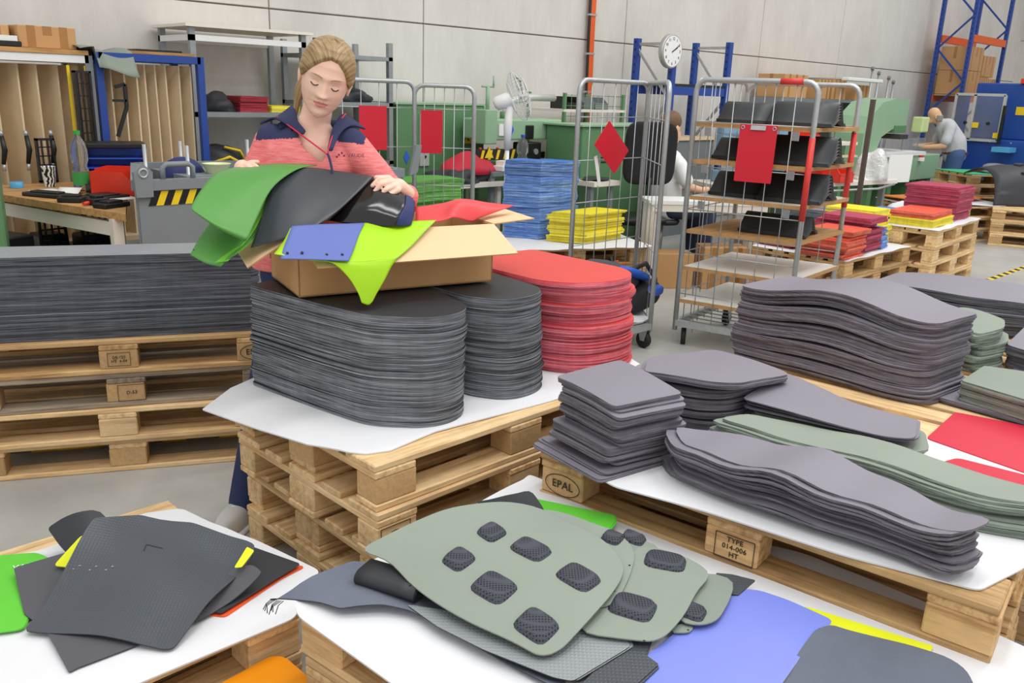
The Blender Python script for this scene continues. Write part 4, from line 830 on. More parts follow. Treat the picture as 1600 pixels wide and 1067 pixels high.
G().span((5.50, 5.605, 1.17), (5.60, 5.625, 1.29), bev=.006).build('switch_box', BLACKP, t); G().span((5.17, 5.608, 1.20), (5.27, 5.622, 1.30)).build('notice', WHITE, t); G().prism([(0, -.04), (.025, 0), (0, .04), (-.025, 0)], 0, .002, 0, frame((5.33, 5.617, 1.25), (1, 0, 0), (0, 0, 1))).build('blue_emblem', BLUEP, t)
g = G().span((4.86, 5.55, 1.0), (5.36, 5.59, 1.09)); hb = g.build('hazard_bar', BLACKP, t)
for k in range(5): G().prism([(0, .005), (.03, .005), (.055, .085), (.025, .085)], 0, .002, 0, frame((4.9+k*.09, 5.549, 1.0), (1, 0, 0), (0, 0, 1))).build('hazard_stripe', YELP, hb)
for k in range(3): G().cyl((4.92+k*.1, 5.57, 1.09), (4.92+k*.1, 5.57, 1.105), .012, 8).build('red_button', REDP, hb)
G().prism([(-.05, 0), (.05, 0), (.0, .09)], 0, .003, 0, frame((5.0, 5.545, 1.02), (1, 0, 0), (0, 0, 1))).build('warning_sign', YELP, t)
G().span((5.42, 5.56, .85), (5.66, 5.7, 1.14), bev=.01).build('gauge_box', BLACKP, t)
for z in (.95, 1.06): G().lathe([(.026, 0), (.026, .012)], 14, 0, (5.58, 5.56, z), Matrix.Rotation(math.pi/2, 3, 'X')).build('gauge', GALV, t)
tag(G().box((5.1, 5.45, .94), (.2, .12, .04), .1).box((5.12, 5.46, .98), (.14, .1, .04)).build('booklet', PAPER), 'grey white booklets on the press edge below the hazard bar', 'booklet'); G
tag(G().span((4.9, 5.38, .88), (5.4, 5.54, .915)).span((4.9, 5.4, 0), (4.94, 5.44, .88)).span((5.36, 5.4, 0), (5.4, 5.44, .88)).build('side_table', STEELG), 'narrow grey side table in front of the press', 'table')
bottle('clear bottle with blue cap beside the fan', (5.30, 5.44, .916), 1.3, '#2b55d8', '#e9eef0', .3)
lathe_thing('jar', 'red jar with pale lid beside the clear bottle', 'jar', (5.20, 5.40, .916), [(.035, 0), (.036, .05), (.026, .056), (.028, .085)], REDP, 14)
# pedestal fan
t = thing('pedestal_fan', 'white pedestal fan standing behind the blue pile', 'fan', (4.86, 4.82+.35, 0))
fx = Vector((0, 0, 0)); G().lathe([(.2, 0), (.2, .02), (.05, .04), (.03, .06)], 24).build('base', WHITE, t); G().cyl((0, 0, .05), (0, 0, 1.16), .018, 12).build('pole', WHITE, t); G().tube([(0, 0, 1.12), (0, 0, 1.3), (.01, -.0, 1.46)], [.026, .036, .03], 12).build('neck', WHITE, t)
ax = Vector((.75, -.55, .35)).normalized(); Rf = ax.to_track_quat('Z', 'Y').to_matrix(); hc = Vector((.02, 0, 1.52))
G().lathe([(.03, -.14), (.055, -.12), (.06, -.02), (.045, 0)], 16, 0, hc, Rf).build('motor_housing', WHITE, t)
gc = hc+ax*.07; g = G()
for k in range(36):
    a = 2*math.pi*k/36; c, s = math.cos(a), math.sin(a)
    g.tube([gc+Rf @ Vector((r_*c, r_*s, z_)) for r_, z_ in ((.03, .07), (.12, .065), (.19, .03), (.2, 0), (.19, -.03), (.12, -.06), (.05, -.07))], .0016, 3, cap=False)
for r_, z_ in ((.2, 0), (.12, .065), (.12, -.06), (.03, .07)): g.tube([gc+Rf @ Vector((r_*math.cos(a), r_*math.sin(a), z_)) for a in [k*math.pi/14 for k in range(28)]], .003, 4, closed=True)
g.build('grille', WHITE, t)
G().lathe([(.03, .0), (.03, .05)], 14, 0, gc, Rf).build('hub', WHITE, t)
for k in range(3):
    a = 2*math.pi*k/3; T = Matrix.Translation(gc) @ Rf.to_4x4() @ Matrix.Rotation(a, 4, 'Z')
    G().surf(lambda u, v: tuple(T @ Vector((.02+.15*u, (v-.5)*(.05+.1*u), .02+.03*(v-.5)))), 6, 4).build('blade', CLEAR, t, solid=.003)
# piles on the pallet behind the red pile
ab = math.radians(-25); cb = Vector((5.03, 4.70, 0))
for k in range(3): pallet(('topmost', 'middle', 'lowest')[k]+' pallet in the stack under the blue and yellow piles', cb+Vector((.02*k, 0, .144*(2-k))), ab+.02*k, W_MID, W_MID, seed=90+k, L=1.2, W=.8, stamp=[('EPAL', .034, (-.3+.3, -.4012, .06), EX, False)] if k == 0 else None)
tag(cutsheet(rnd_poly(rect(5.03, 4.66, 1.22, .85, ab), .03, 3), .08, .003, lambda x, y: .004*math.sin(20*x)).build('fleece_sheet', [FLEECE, FL_E], None, (0, 0, .436)), 'white sheet on the pallet under the blue and yellow piles', 'fleece')
pile('sheet_pile', 'tall pile of blue sheets behind the cardboard box', 'sheet pile', [(4.70, 5.02), (4.84, 4.75), (5.32, 4.78), (5.25, 5.10)], .442, .60, 30, cm('blue'), jit=.006, bundles=5, wave=sinw(.02, .0, 9, 1, 3.2), wmin=.1)
pile('sheet_pile', 'yellow sheet pile in front of the tall blue pile', 'sheet pile', [(4.86, 4.66), (5.01, 4.40), (5.50, 4.42), (5.40, 4.68)], .442, .235, 20, cm('yellow'), jit=.007, bundles=4)
pallet('pallet under the green pile behind the box', (4.1, 5.55, 0), 0, W_MID, seed=95, L=.8, W=.6); pallet('upper pallet under the green pile behind the box', (4.1, 5.55, .144), .03, W_MID, seed=96, L=.8, W=.6)
pile('sheet_pile', 'green sheet pile behind the cardboard box', 'sheet pile', rect(4.13, 5.40, .62, .32, -.1), .29, .60, 26, cm('green'), jit=.006, bundles=5, wave=sinw(.015, 0, 8, 1, .5), wmin=.2)
tag(G().span((4.45, 5.35, .80), (5.05, 5.85, .835)).span((4.47, 5.4, 0), (4.51, 5.44, .8)).span((4.98, 5.4, 0), (5.02, 5.44, .8)).span((4.47, 5.78, 0), (4.51, 5.82, .8)).span((4.98, 5.78, 0), (5.02, 5.82, .8)).build('side_table', BEIGE), 'pale side table under the red and black bag heap', 'table')
t = thing('bag_heap', 'heap of red and black bags on a side table behind the cage', 'bag', (4.72, 5.58, .836)); heap('bag', '', '', (0, 0, 0), (.30, .2, .15), BLK, 12, .3, t); heap('bag', '', '', (.05, .0, .06), (.26, .17, .16), CRIM, 14, .25, t); heap('bag', '', '', (-.12, -.1, .0), (.2, .12, .12), BLK, 15, .3, t)
# lower green housing, wire crates, desk
t = thing('machine_housing', 'long green machine housing behind the office chair', 'machine'); G().span((5.75, 5.15, 0), (6.95, 5.6, 1.30), bev=.012).build('body', MGREEN, t)
for k in range(8): G().lathe([(.006, 0), (.006, .004)], 6, 0, (5.80+.15*k, 5.15, 1.26), Matrix.Rotation(math.pi/2, 3, 'X')).build('bolt', GALV, t)
for z in (.98, 1.02, 1.06): G().span((6.02, 5.145, z), (6.10, 5.15, z+.012)).build('vent_slot', BLACKP, t)
G().span((5.72, 5.13, 1.30), (6.98, 5.62, 1.315)).build('lid', LGREEN, t)
t = thing('worktable', 'pale worktable in front of the green housing', 'table'); G().span((5.60, 5.18-.33, .81), (5.95, 5.12, .85)).build('table_top', BEIGE, t)
for x in (5.64, 5.90): G().span((x-.02, 4.9, 0), (x+.02, 4.94, .81)).build('leg', STEELG, t)
heap('cloth', 'folded black cloth on the pale worktable', 'cloth', (5.78, 4.98, .851), (.13, .1, .03), BLK, 21)
t = thing('wire_shelf', 'green framed wire shelf with bins beyond the fan', 'shelf')
for x in (6.35, 7.25):
    for y in (5.95, 6.45): G().span((x-.015, y-.015, 0), (x+.015, y+.015, 1.58)).build('post', MGREEN, t)
for z in (1.12, 1.40): G().span((6.33, 5.93, z), (7.27, 6.47, z+.025)).build('shelf_board', BEIGE if z > 1.2 else PLY, t)
g = G()
for k in range(12): x = 6.36+.08*k; g.cyl((x, 5.94, 1.14), (x, 5.94, 1.57), .003, 4)
for z in (1.2, 1.28, 1.36, 1.46, 1.56): g.cyl((6.35, 5.94, z), (7.25, 5.94, z), .003, 4)
g.build('wire_grid', MGREEN, t)
heap('bag', 'white bag with green edge in the wire shelf', 'bag', (6.75, 6.15, 1.146), (.2, .15, .13), WHITE, 31, .2); binbox('grey bin on the upper wire shelf', (7.0, 6.15, 1.426), (.2, .24, .12), 0, STEELG); binbox('dark bin on the upper wire shelf', (6.6, 6.15, 1.426), (.24, .24, .12), 0, BLACKP)
# cable conduit on the wall
t = thing('cable_bundle', 'orange cable bundle running down the concrete wall', 'cable', (7.35, 6.55, 0))
for k, (dx, m) in enumerate(((-.03, BLACKP), (-.005, RORANGE), (.02, RORANGE), (.045, RORANGE))): G().tube([(dx, 0, .6), (dx+.004, -.012, 1.4), (dx, 0, 2.2), (dx, 0, 4.0)], .015, 8).build('cable', m, t)
for z in (1.2, 1.6, 2.0, 2.4): G().box((.005, -.005, z), (.12, .035, .02)).build('clip', GALV, t)
# blue upright frames and clock
def upright(label, x, y0, y1, h, mat=None, brace=True, grp=None):
    t = thing('rack_upright', label, 'rack', (x, y0, 0), 0, grp); m = mat or RBLUE
    for y in (0, y1-y0):
        g = G().span((-.035, y-.03, 0), (.035, y+.03, h)); g.build('post', m, t); g = G()
        for k in range(int(h/.08)): g.span((-.037, y-.008, .06+k*.08), (.037, y+.008, .085+k*.08))
        g.build('punched_holes', BLACKP, t)
    zs = [h-.05]; up = 1; bm_ = GALV if m is RBLUE and h < 2.5 else m
    G().bar((0, 0, h-.06), (0, y1-y0, h-.06), .02, .03).build('top_bar', bm_, t)
    z = h-.1; k = 0
    while z > .5:
        a, b = ((0, 0), (0, y1-y0)) if k % 2 else ((0, y1-y0), (0, 0)); G().bar((a[0], a[1], z), (b[0], b[1], z-.55), .02, .03).build('brace', bm_, t); z -= .55; k += 1
    return t
upright('blue punched rack upright beside the wall clock', 7.9, 5.83, 6.33, 2.19); upright('blue punched rack upright right of the wall clock', 9.05, 5.88, 6.35, 2.21)
tag(G().span((7.94, 5.86, 1.60), (9.01, 5.91, 1.69)).build('rack_beam', RBLUE), 'blue front beam between the two mid wall uprights', 'beam'); tag(G().span((7.94, 6.28, 1.60), (9.01, 6.33, 1.69)).build('rack_beam', RBLUE), 'blue rear beam between the two mid wall uprights', 'beam')
tag(G().span((7.94, 5.86, 1.69), (9.01, 6.33, 1.72)).build('dark_board', BLACKP), 'dark board lying on the blue beams by the clock', 'board'); t = thing('low_cupboard', 'plywood topped cupboard under the blue rack', 'cupboard', (8.5, 6.1, 0)); G().span((-.5, -.2, 1.1), (.5, .25, 1.13)).build('top_board', PLY, t); G().span((-.48, -.18, 0), (.48, .25, 1.1)).build('body', STEELG, t)
t = thing('round_clock', 'round silver wall clock hung in front of the blue upright', 'clock', (7.72, 5.72, 2.04)); Rc = Matrix.Rotation(math.pi/2, 3, 'X')
G().lathe([(.165, -.05), (.172, -.04), (.175, 0), (.165, .012), (.158, .008)], 36, 0, (0, 0, 0), Rc).build('case', plain('brushed_silver', '#b9bbbc', .35, .6), t); G().lathe([(.157, .011), (.157, .0135)], 36, 0, (0, 0, 0), Rc).build('dial', WHITE, t)
g = G()
for k in range(1, 13):
    a = math.pi/2-k*math.pi/6; gtext(g, str(k), .042, frame((.125*math.cos(a), -.0155, .125*math.sin(a)), (1, 0, 0), (0, 0, 1)))
g.build('numerals', BLACKP, t)
for a_, l_, w_ in ((math.radians(28), .085, .010), (math.radians(32), .125, .007)): G().bar((-.02*math.cos(a_), -.018, -.02*math.sin(a_)), (l_*math.cos(a_), -.018, l_*math.sin(a_)), .002, w_, 0, (0, 0, 1)).build('clock_hand', BLACKP, t)
# ------------------------------------------------------------------ chair, desk and seated man
t = thing('office_chair', 'black office chair with tall back behind the roll cages', 'chair', (6.19, 4.80, 0), math.radians(52))
def pillow(g, c, d, R=None, e=4.0):
    def fn(u, v):
        th = 2*math.pi*u; ph = math.pi*(v-.5); sp = lambda w_, p: math.copysign(abs(w_)**p, w_)
        q = Vector((d[0]/2*sp(math.cos(ph), 2/e)*sp(math.cos(th), 2/e), d[1]/2*sp(math.cos(ph), 2/e)*sp(math.sin(th), 2/e), d[2]/2*sp(math.sin(ph), 2/e)))
        q = (R @ q) if R is not None else q; return (c[0]+q.x, c[1]+q.y, c[2]+q.z)
    return g.surf(fn, 24, 14)
pillow(G(), (0, 0, .50), (.46, .46, .09)).build('seat', BLACKP, t); pillow(G(), (-.22, 0, 1.10), (.09, .46, .54), Matrix.Rotation(-.1, 3, 'Y'), 5).build('backrest', plain('black_fabric', '#1e1f22', .9, bump=.2), t)
G().tube([(-.1, 0, .47), (-.26, 0, .52), (-.27, 0, .9)], .02, 8).build('back_bar', BLACKP, t); G().cyl((0, 0, .12), (0, 0, .46), .028, 10).build('column', BLACKP, t)
for k in range(5):
    a = k*1.2566; G().tube([(0, 0, .12), (.3*math.cos(a), .3*math.sin(a), .07)], [.026, .018], 8).build('foot', BLACKP, t); G().lathe([(.028, -.015), (.028, .015)], 10, 0, (.3*math.cos(a), .3*math.sin(a), .029), Matrix.Rotation(math.pi/2, 3, 'X')).build('wheel', RUBBER, t)
t = thing('desk', 'white desk behind the roll cages near the office chair', 'table'); G().prism([(5.70, 4.32), (6.56, 3.68), (6.76, 3.95), (5.90, 4.59)], .72, .75).build('table_top', WHITE, t)
for x, y in ((5.77, 4.33), (6.53, 3.76), (6.66, 3.94), (5.92, 4.50)): G().span((x-.03, y-.03, 0), (x+.03, y+.03, .72)).build('leg', BEIGE, t)
G().bar((5.74, 4.32, .69), (6.54, 3.72, .69), .03, .06).build('apron', BEIGE, t)
carton('open brown carton on the floor under the white desk', (6.36, 4.0, 0), (.40, .24, .36), -.637); carton('second brown carton under the white desk by the shelf cage', (6.0, 4.27, 0), (.34, .22, .3), -.637, tape=False)
SKIN = plain('skin', '#e6b795', .5, var=.04, scale=12, **{'Subsurface Weight': .12, 'Subsurface Radius': (.012, .005, .003)})
def person_mesh(name, segs, mat, parent=None, vox=.012, sm=6):
    """limbs and trunk as tapered segments, fused into one continuous skin"""
    g = G()
    for pts, rad in segs:
        P_ = []; R_ = []
        for i in range(len(pts)-1):
            for k in range(6):
                f = k/6; P_.append(Vector(pts[i]).lerp(Vector(pts[i+1]), f)); R_.append(rad[i]*(1-f)+rad[i+1]*f)
        P_.append(Vector(pts[-1])); R_.append(rad[-1]); g.tube(P_, R_, 14); g.ball(P_[0], R_[0], 14, 8); g.ball(P_[-1], R_[-1], 14, 8)
    return fuse(name, g, mat, parent, vox, sm)
def fuse(name, g, mat, parent=None, vox=.01, sm=5):
    me = g.mesh(name, mat); o = bpy.data.objects.new(name, me); COL.objects.link(o)
    md = o.modifiers.new('r', 'REMESH'); md.mode = 'VOXEL'; md.voxel_size = vox; md.use_smooth_shade = True
    if sm: s_ = o.modifiers.new('s', 'SMOOTH'); s_.factor = .5; s_.iterations = sm
    dg = bpy.context.evaluated_depsgraph_get(); m2 = bpy.data.meshes.new_from_object(o.evaluated_get(dg))
    bpy.data.objects.remove(o); m2.name = name
    if not m2.materials: m2.materials.append(mat if not isinstance(mat, (list, tuple)) else mat[0])
    for p in m2.polygons: p.use_smooth = True
    return link(name, m2, parent)
# seated man seen from behind
t = thing('person', 'person in a white t-shirt sitting at the machine, seen from behind', 'person', (6.66, 4.86, 0), math.radians(-20))
bd = person_mesh('body', [([(0, 0, 1.06), (0, 0, 1.18)], [.055, .05]), ([(.0, .0, 1.24), (.0, .01, 1.36)], [.075, .088]), ([(.03, -.01, 1.2), (.05, 0, 1.24)], [.05, .05]), ([(.0, -.19, .98), (.08, -.24, .78), (.28, -.17, .74)], [.05, .045, .036]), ([(.0, .19, .98), (.08, .24, .78), (.28, .17, .74)], [.05, .045, .036]), ([(.28, -.17, .74), (.36, -.14, .75)], [.036, .03]), ([(.28, .17, .74), (.36, .14, .75)], [.036, .03]), ([(0, 0, .6), (0, 0, .95)], [.13, .13])], SKIN, t, .012)
person_mesh('t_shirt', [([(0, -.02, .56), (-.03, 0, .8), (0, 0, .98)], [.15, .16, .14]), ([(0, -.1, .98), (0, .1, .98)], [.10, .10]), ([(0, -.17, .98), (.05, -.23, .84)], [.075, .068]), ([(0, .17, .98), (.05, .23, .84)], [.075, .068])], WHITE, t, .014)
person_mesh('trousers', [([(0, -.09, .56), (.4, -.1, .54), (.42, -.1, .1)], [.1, .08, .06]), ([(0, .09, .56), (.4, .1, .54), (.42, .1, .1)], [.1, .08, .06]), ([(0, -.06, .58), (0, .06, .58)], [.12, .12])], plain('dark_jeans', '#2e3a52', .8), t, .016)
G().ball((-.012, .004, 1.36), (.102, .092, .10), 20, 14).build('hair', plain('brown_hair', '#6d5138', .6, var=.25, scale=60), t)
for s in (-1, 1): G().ball((.0, s*.088, 1.30), (.018, .01, .03), 10, 8).build('ear', SKIN, t)
pillow(G(), (.46, -.1, .05), (.26, .1, .1)).build('shoe', BLACKP, t); pillow(G(), (.46, .1, .05), (.26, .1, .1)).build('shoe', BLACKP, t)
t = thing('stool', 'stool under the seated man', 'stool', (6.62, 4.87, 0)); G().lathe([(.17, .42), (.18, .45), (.15, .47)], 20).build('seat', BLACKP, t); G().cyl((0, 0, .03), (0, 0, .42), .03, 10).build('column', GALV, t); G().lathe([(.2, 0), (.2, .02), (.04, .04)], 20).build('base', BLACKP, t)
# light blue sewing machine seen through the shelf cage
t = thing('sewing_machine', 'pale blue industrial machine in front of the seated man', 'machine', (7.85, 4.75, 0), -.5); LB = plain('pale_blue_enamel', '#7fa3bd', .4)
G().span((-.5, -.25, .72), (.6, .25, .76)).build('table_top', BEIGE, t); G().span((-.35, -.12, .76), (.4, .12, .88), bev=.02).build('bed', LB, t); G().span((.18, -.1, .88), (.38, .1, 1.42), bev=.03).build('column', LB, t); G().span((-.35, -.08, 1.22), (.38, .08, 1.44), bev=.03).build('arm', LB, t); G().span((-.35, -.07, .98), (-.22, .07, 1.25), bev=.02).build('needle_head', LB, t); G().lathe([(.1, 0), (.1, .03)], 20, 0, (.42, 0, 1.25), Matrix.Rotation(math.pi/2, 3, 'Y')).build('handwheel', BLACKP, t)
for x in (-.45, .55): G().span((x-.03, -.2, 0), (x+.03, .2, .72)).build('leg', STEELG, t)
# backpack in the roll cage
t = thing('backpack', 'grey and blue backpack lying in the bottom of the roll cage', 'backpack', (4.33, 3.45, .178), .3); t.scale = (1.05, .95, 1.1)
GB = plain('grey_bag_fabric', '#4a4e54', .8, bump=.2); BB = plain('blue_bag_fabric', '#2a63cf', .6)
pillow(G(), (-.05, .08, .20), (.52, .34, .22), Matrix.Rotation(.35, 3, 'Y'), 3.2).build('body', GB, t); pillow(G(), (.15, 0, .10), (.5, .36, .18), None, 3).build('lower_bag', plain('dark_bag_fabric', '#25272b', .8), t); pillow(G(), (.0, -.06, .26), (.4, .2, .05), Matrix.Rotation(.3, 3, 'Y'), 3).build('blue_panel', BB, t); pillow(G(), (.2, -.14, .13), (.26, .12, .07), Matrix.Rotation(.1, 3, 'Y'), 3).build('blue_pocket', BB, t)
G().tube([(-.2, -.1, .3), (0, -.16, .33), (.2, -.16, .2), (.35, -.1, .1)], .014, 6).build('strap', BLACKP, t); G().tube([(-.18, .0, .33), (-.16, .03, .37), (-.12, .06, .33)], .009, 6).build('grab_loop', BLACKP, t)
for p in ((-.12, .0, .34), (.05, .02, .3)): G().box(p, (.03, .012, .012)).build('orange_tab', RORANGE, t)
tag(cutsheet(rnd_poly([(4.36, 3.23), (4.72, 3.66), (4.2, 3.6), (3.8, 3.3)], .02, 2), .05, .003, lambda x, y: .01*(1+math.sin(30*x+20*y))).build('film_sheet', [FLEECE, FL_E], None, (0, 0, .172)), 'white film on the base of the roll cage under the backpack', 'film')
# ------------------------------------------------------------------ beyond the shelf cage
t = thing('storage_shelf', 'dark shelf with cartons on the wall side beyond the shelf cage', 'shelf')
for x in (10.6, 13.3): G().span((x-.03, 6.0, 0), (x+.03, 6.5, 1.62)).build('side_panel', STEELG, t)
G().span((10.6, 6.0, 1.58), (13.3, 6.5, 1.62)).build('top_board', STEELG, t); G().span((10.6, 6.0, 1.25), (13.3, 6.5, 1.28)).build('shelf_board', STEELG, t)
for k, (x, w_, h_, lab) in enumerate(((10.95, .62, .30, 'low brown carton with white label on the far shelf'), (11.75, .34, .26, 'second brown carton on the far shelf'), (12.2, .42, .27, 'third brown carton on the far shelf'), (12.95, .45, .22, 'rightmost brown carton on the far shelf'))): carton(lab, (x, 6.22, 1.62), (w_, .4, h_), 0, 'cartons on the far shelf')
t = thing('lamp', 'white strip lamp above the far shelf cartons', 'lamp', (12.65, 5.9, 1.88)); G().span((-.55, -.06, 0), (.55, .06, .05), bev=.01).build('housing', WHITE, t); [G().cyl((s_, 0, .03), (s_, .70, .03), .015, 8).build('arm', GALV, t) for s_ in (-.3, .3)]
t = thing('tower_box', 'white document box between the cage and the far shelf', 'box', (9.9, 5.7, 0)); G().span((-.3, -.2, 0), (.35, .2, 1.42), bev=.01).build('body', WHITE, t); G().span((-.02, -.205, 1.08), (.2, -.2, 1.34)).build('notice', PAPER, t); G().span((-.22, -.1, 1.42), (.2, .1, 1.5)).build('blue_tray', BLUEP, t)
def green_press(label, x, y, s=1.0):
    t = thing('press_machine', label, 'machine', (x, y, 0))
    G().prism([(-.75, .9), (-.75, 1.2), (-.6, 1.42), (-.3, 1.6), (.1, 1.66), (.55, 1.66), (.55, 1.28), (.1, 1.25), (-.2, 1.15), (-.35, .9)], -.22, .22, 0, Matrix(((1, 0, 0, 0), (0, 0, -1, 0), (0, 1, 0, 0), (0, 0, 0, 1)))).build('frame', LGREEN, t)
    G().span((.15, -.24, 1.2), (.52, .24, 1.3)).build('ram', MGREEN, t); G().span((.2, -.3, 1.12), (.48, .3, 1.18)).build('plate', plain('dark_metal', '#4b4741', .5, .4), t); G().span((-.8, -.4, .55), (1.5, .4, .9), bev=.01).build('bed', LGREEN, t); G().span((-.4, -.42, .9), (.9, .42, .95)).build('table_top', WHITE, t)
    for xx in (-.6, 0, .8, 1.35): G().span((xx-.06, -.35, 0), (xx+.06, .35, .55)).build('leg', MGREEN, t)
    for xx in (.3, .75): G().lathe([(.05, 0), (.05, .05)], 12, 0, (xx, -.42, .82)).build('button_box', WHITE, t); G().lathe([(.03, .05), (.035, .08)], 12, 0, (xx, -.42, .82)).build('red_button', REDP, t)
    return t
green_press('pale green press beside the far standing man', 12.0, 5.35)
t = thing('guard_screen', 'clear guard screen with yellow green lamp shade by the far man', 'screen', (13.22, 5.2, .90)); G().span((-.55, -.01, 0), (.25, 0, .22)).build('pane', CLEAR, t); G().span((-.12, -.08, .30), (.12, .08, .52), bev=.02).build('lamp_shade', plain('lime_shade', '#cfe0a0', .5), t); G().cyl((0, 0, 0), (0, 0, .3), .01, 6).build('stem', GALV, t)
tag(G().span((12.6, 5.80, 0), (13.1, 5.97, 1.45)).build('panel_cabinet', LGREEN), 'pale green cabinet behind the press at the far wall', 'cabinet')
t = thing('steel_post', 'dark steel post standing behind the shelf cage', 'post', (8.12, 3.66, 0), .1); G().span((-.02, -.02, 0), (.02, .02, 1.62)).build('shaft', plain('rusty_steel', '#5d5148', .7, .3, var=.25), t); G().span((-.12, -.12, 0), (.12, .12, .015)).build('foot_plate', STEELG, t)
for k in range(4): 
    t = thing('pole', ('leftmost', 'second', 'third', 'rightmost')[k]+' short grey pole against the far wall', 'pole', (14.0+(0, .25, .65, .85)[k], 6.4, 0), 0, 'grey poles at the far wall'); G().cyl((0, 0, 0), (.02, 0, 2.12-.06*k), .022, 8).build('shaft', GALV, t); G().cyl((0, 0, 2.10-.06*k), (.02, 0, 2.14-.06*k), .028, 8).build('cap', STEELG, t)
# rack with cartons
upright('blue rack upright with braces at the far right, left frame', 16.3, 5.8, 6.34, 3.75); upright('blue rack upright with braces at the far right, right frame', 18.0, 5.8, 6.34, 3.62)
for z, lab in ((2.66, 'upper'), (1.66, 'lower')):
    for y, w_ in ((5.8, 'front'), (6.32, 'rear')): tag(G().span((16.34, y-.03, z), (17.96, y+.03, z+.12)).build('rack_beam', RORANGE), 'orange %s beam of the far rack, %s side' % (lab, w_), 'beam')
tag(G().span((16.34, 5.84, 1.76), (17.96, 6.28, 1.785)).build('wooden_board', W_MID), 'wooden board on the lower beams of the far rack', 'board')
for k, (x, w_, z, h_, lab) in enumerate(((16.75, .7, 1.79, .40, 'lower left brown carton in the far rack'), (16.75, .68, 2.195, .40, 'upper left brown carton in the far rack'), (17.35, .42, 1.79, .32, 'lower right brown carton in the far rack'), (17.45, .6, 2.115, .36, 'upper right brown carton in the far rack'), (17.78, .34, 1.79, .3, 'small brown carton at the right end in the far rack'))): carton(lab, (x, 6.06, z), (w_, .48, h_), 0, 'cartons in the far rack')
# blue machine with window
t = thing('cutting_machine', 'large blue machine with framed sliding window at the far right', 'machine', (0, .24, 0))
G().span((14.55, 3.0, .05), (17.6, 4.85, 1.12), bev=.02).build('base', MBLUE, t); G().span((14.75, 2.6, 1.12), (17.6, 4.8, 1.95), bev=.02).build('upper_housing', MBLUE, t)
FRM = plain('alu_frame', '#c9ccca', .4, .4); g = G()
for a, b in (((4.98, 1.10), (4.98, 1.77)), ((4.28, 1.10), (4.28, 1.77)), ((4.98, 1.10), (4.28, 1.10)), ((4.98, 1.77), (4.28, 1.77)), ((4.70, 1.10), (4.70, 1.77))): g.bar((14.5, a[0], a[1]), (14.5, b[0], b[1]), .04, .04)
wn = g.build('window_frame', FRM, t); G().span((14.49, 4.72, 1.12), (14.5, 4.96, 1.75)).build('pane', CLEAR, wn); G().span((14.49, 4.30, 1.12), (14.5, 4.68, 1.75)).build('pane', CLEAR, wn)
G().span((14.52, 4.86, 1.12), (14.75, 4.98, 1.78)).build('side_post', MBLUE, t)
for y in (4.45, 4.78): G().lathe([(.025, 0), (.025, .03)], 10, 0, (14.48, y, 1.35), Matrix.Rotation(-math.pi/2, 3, 'Y')).build('knob', BLACKP, t)
for y, z in ((4.62, 1.32), (4.30, 1.18), (4.12, 1.55)): G().span((14.44, y-.045, z-.04), (14.448, y+.045, z+.04)).build('warning_sticker', YELP, t) if y != 4.12 else G().span((14.74, y-.06, z-.06), (14.748, y+.06, z+.06)).build('warning_sticker', YELP, t)
G().span((14.4, 4.22, 1.05), (14.46, 4.26, 1.62)).build('light_curtain', BLACKP, t); G().span((14.5, 3.68, 1.05), (14.56, 3.72, 1.62)).build('light_curtain', YELP, t); G().span((14.7, 4.1, 1.95), (14.78, 4.18, 2.02)).build('signal_lamp', REDP, t); G().span((14.2, 4.0, .95), (14.5, 4.25, 1.02)).build('blue_box', plain('sky_blue_plastic', '#58aadd', .4), t)
for k in range(5): G().lathe([(.012, 0), (.012, .006)], 8, 0, (14.545, 4.7-.3*k, 1.08), Matrix.Rotation(-math.pi/2, 3, 'Y')).build('bolt', GALV, t)
heap('dark_roll', 'dark cloth on top of the blue machine', 'cloth', (15.3, 3.4, 1.951), (.25, .4, .09), BLK, 41)
# standing man at the press
t = thing('person', 'bald person in a light grey polo shirt bending over the far machine', 'person', (14.0, 5.05, 0), math.radians(125))
person_mesh('body', [([(.12, 0, 1.30), (.2, 0, 1.38)], [.06, .055]), ([(.22, 0, 1.40), (.27, 0, 1.47)], [.088, .092]), ([(.3, 0, 1.36), (.34, 0, 1.36)], [.045, .03]), ([(.05, -.2, 1.26), (.12, -.25, 1.0), (.36, -.16, .97), (.44, -.13, .98)], [.055, .05, .038, .034]), ([(.05, .2, 1.26), (.12, .25, 1.0), (.36, .16, .97), (.44, .13, .98)], [.055, .05, .038, .034]), ([(-.1, 0, .9), (.06, 0, 1.25)], [.13, .13])], SKIN, t, .014)
person_mesh('polo_shirt', [([(-.12, 0, .88), (-.08, 0, 1.05), (.06, 0, 1.26)], [.17, .18, .15]), ([(.05, -.12, 1.27), (.05, .12, 1.27)], [.10, .10]), ([(.05, -.18, 1.26), (.1, -.25, 1.08)], [.08, .075]), ([(.05, .18, 1.26), (.1, .25, 1.08)], [.08, .075]), ([(.1, 0, 1.3), (.15, 0, 1.34)], [.075, .07])], plain('grey_polo', '#c3c6ca', .85), t, .014)
person_mesh('jeans', [([(-.12, -.08, .86), (-.08, -.1, .48), (-.1, -.1, .08)], [.13, .095, .075]), ([(-.12, .08, .86), (-.08, .1, .48), (-.1, .1, .08)], [.13, .095, .075]), ([(-.12, -.05, .88), (-.12, .05, .88)], [.15, .15])], plain('jeans', '#45628f', .85, var=.12), t, .016)
G().lathe([(.178, -.02), (.182, 0), (.178, .02)], 24, 0, (-.12, 0, .90)).build('belt', plain('brown_leather', '#6b3d22', .5), t)
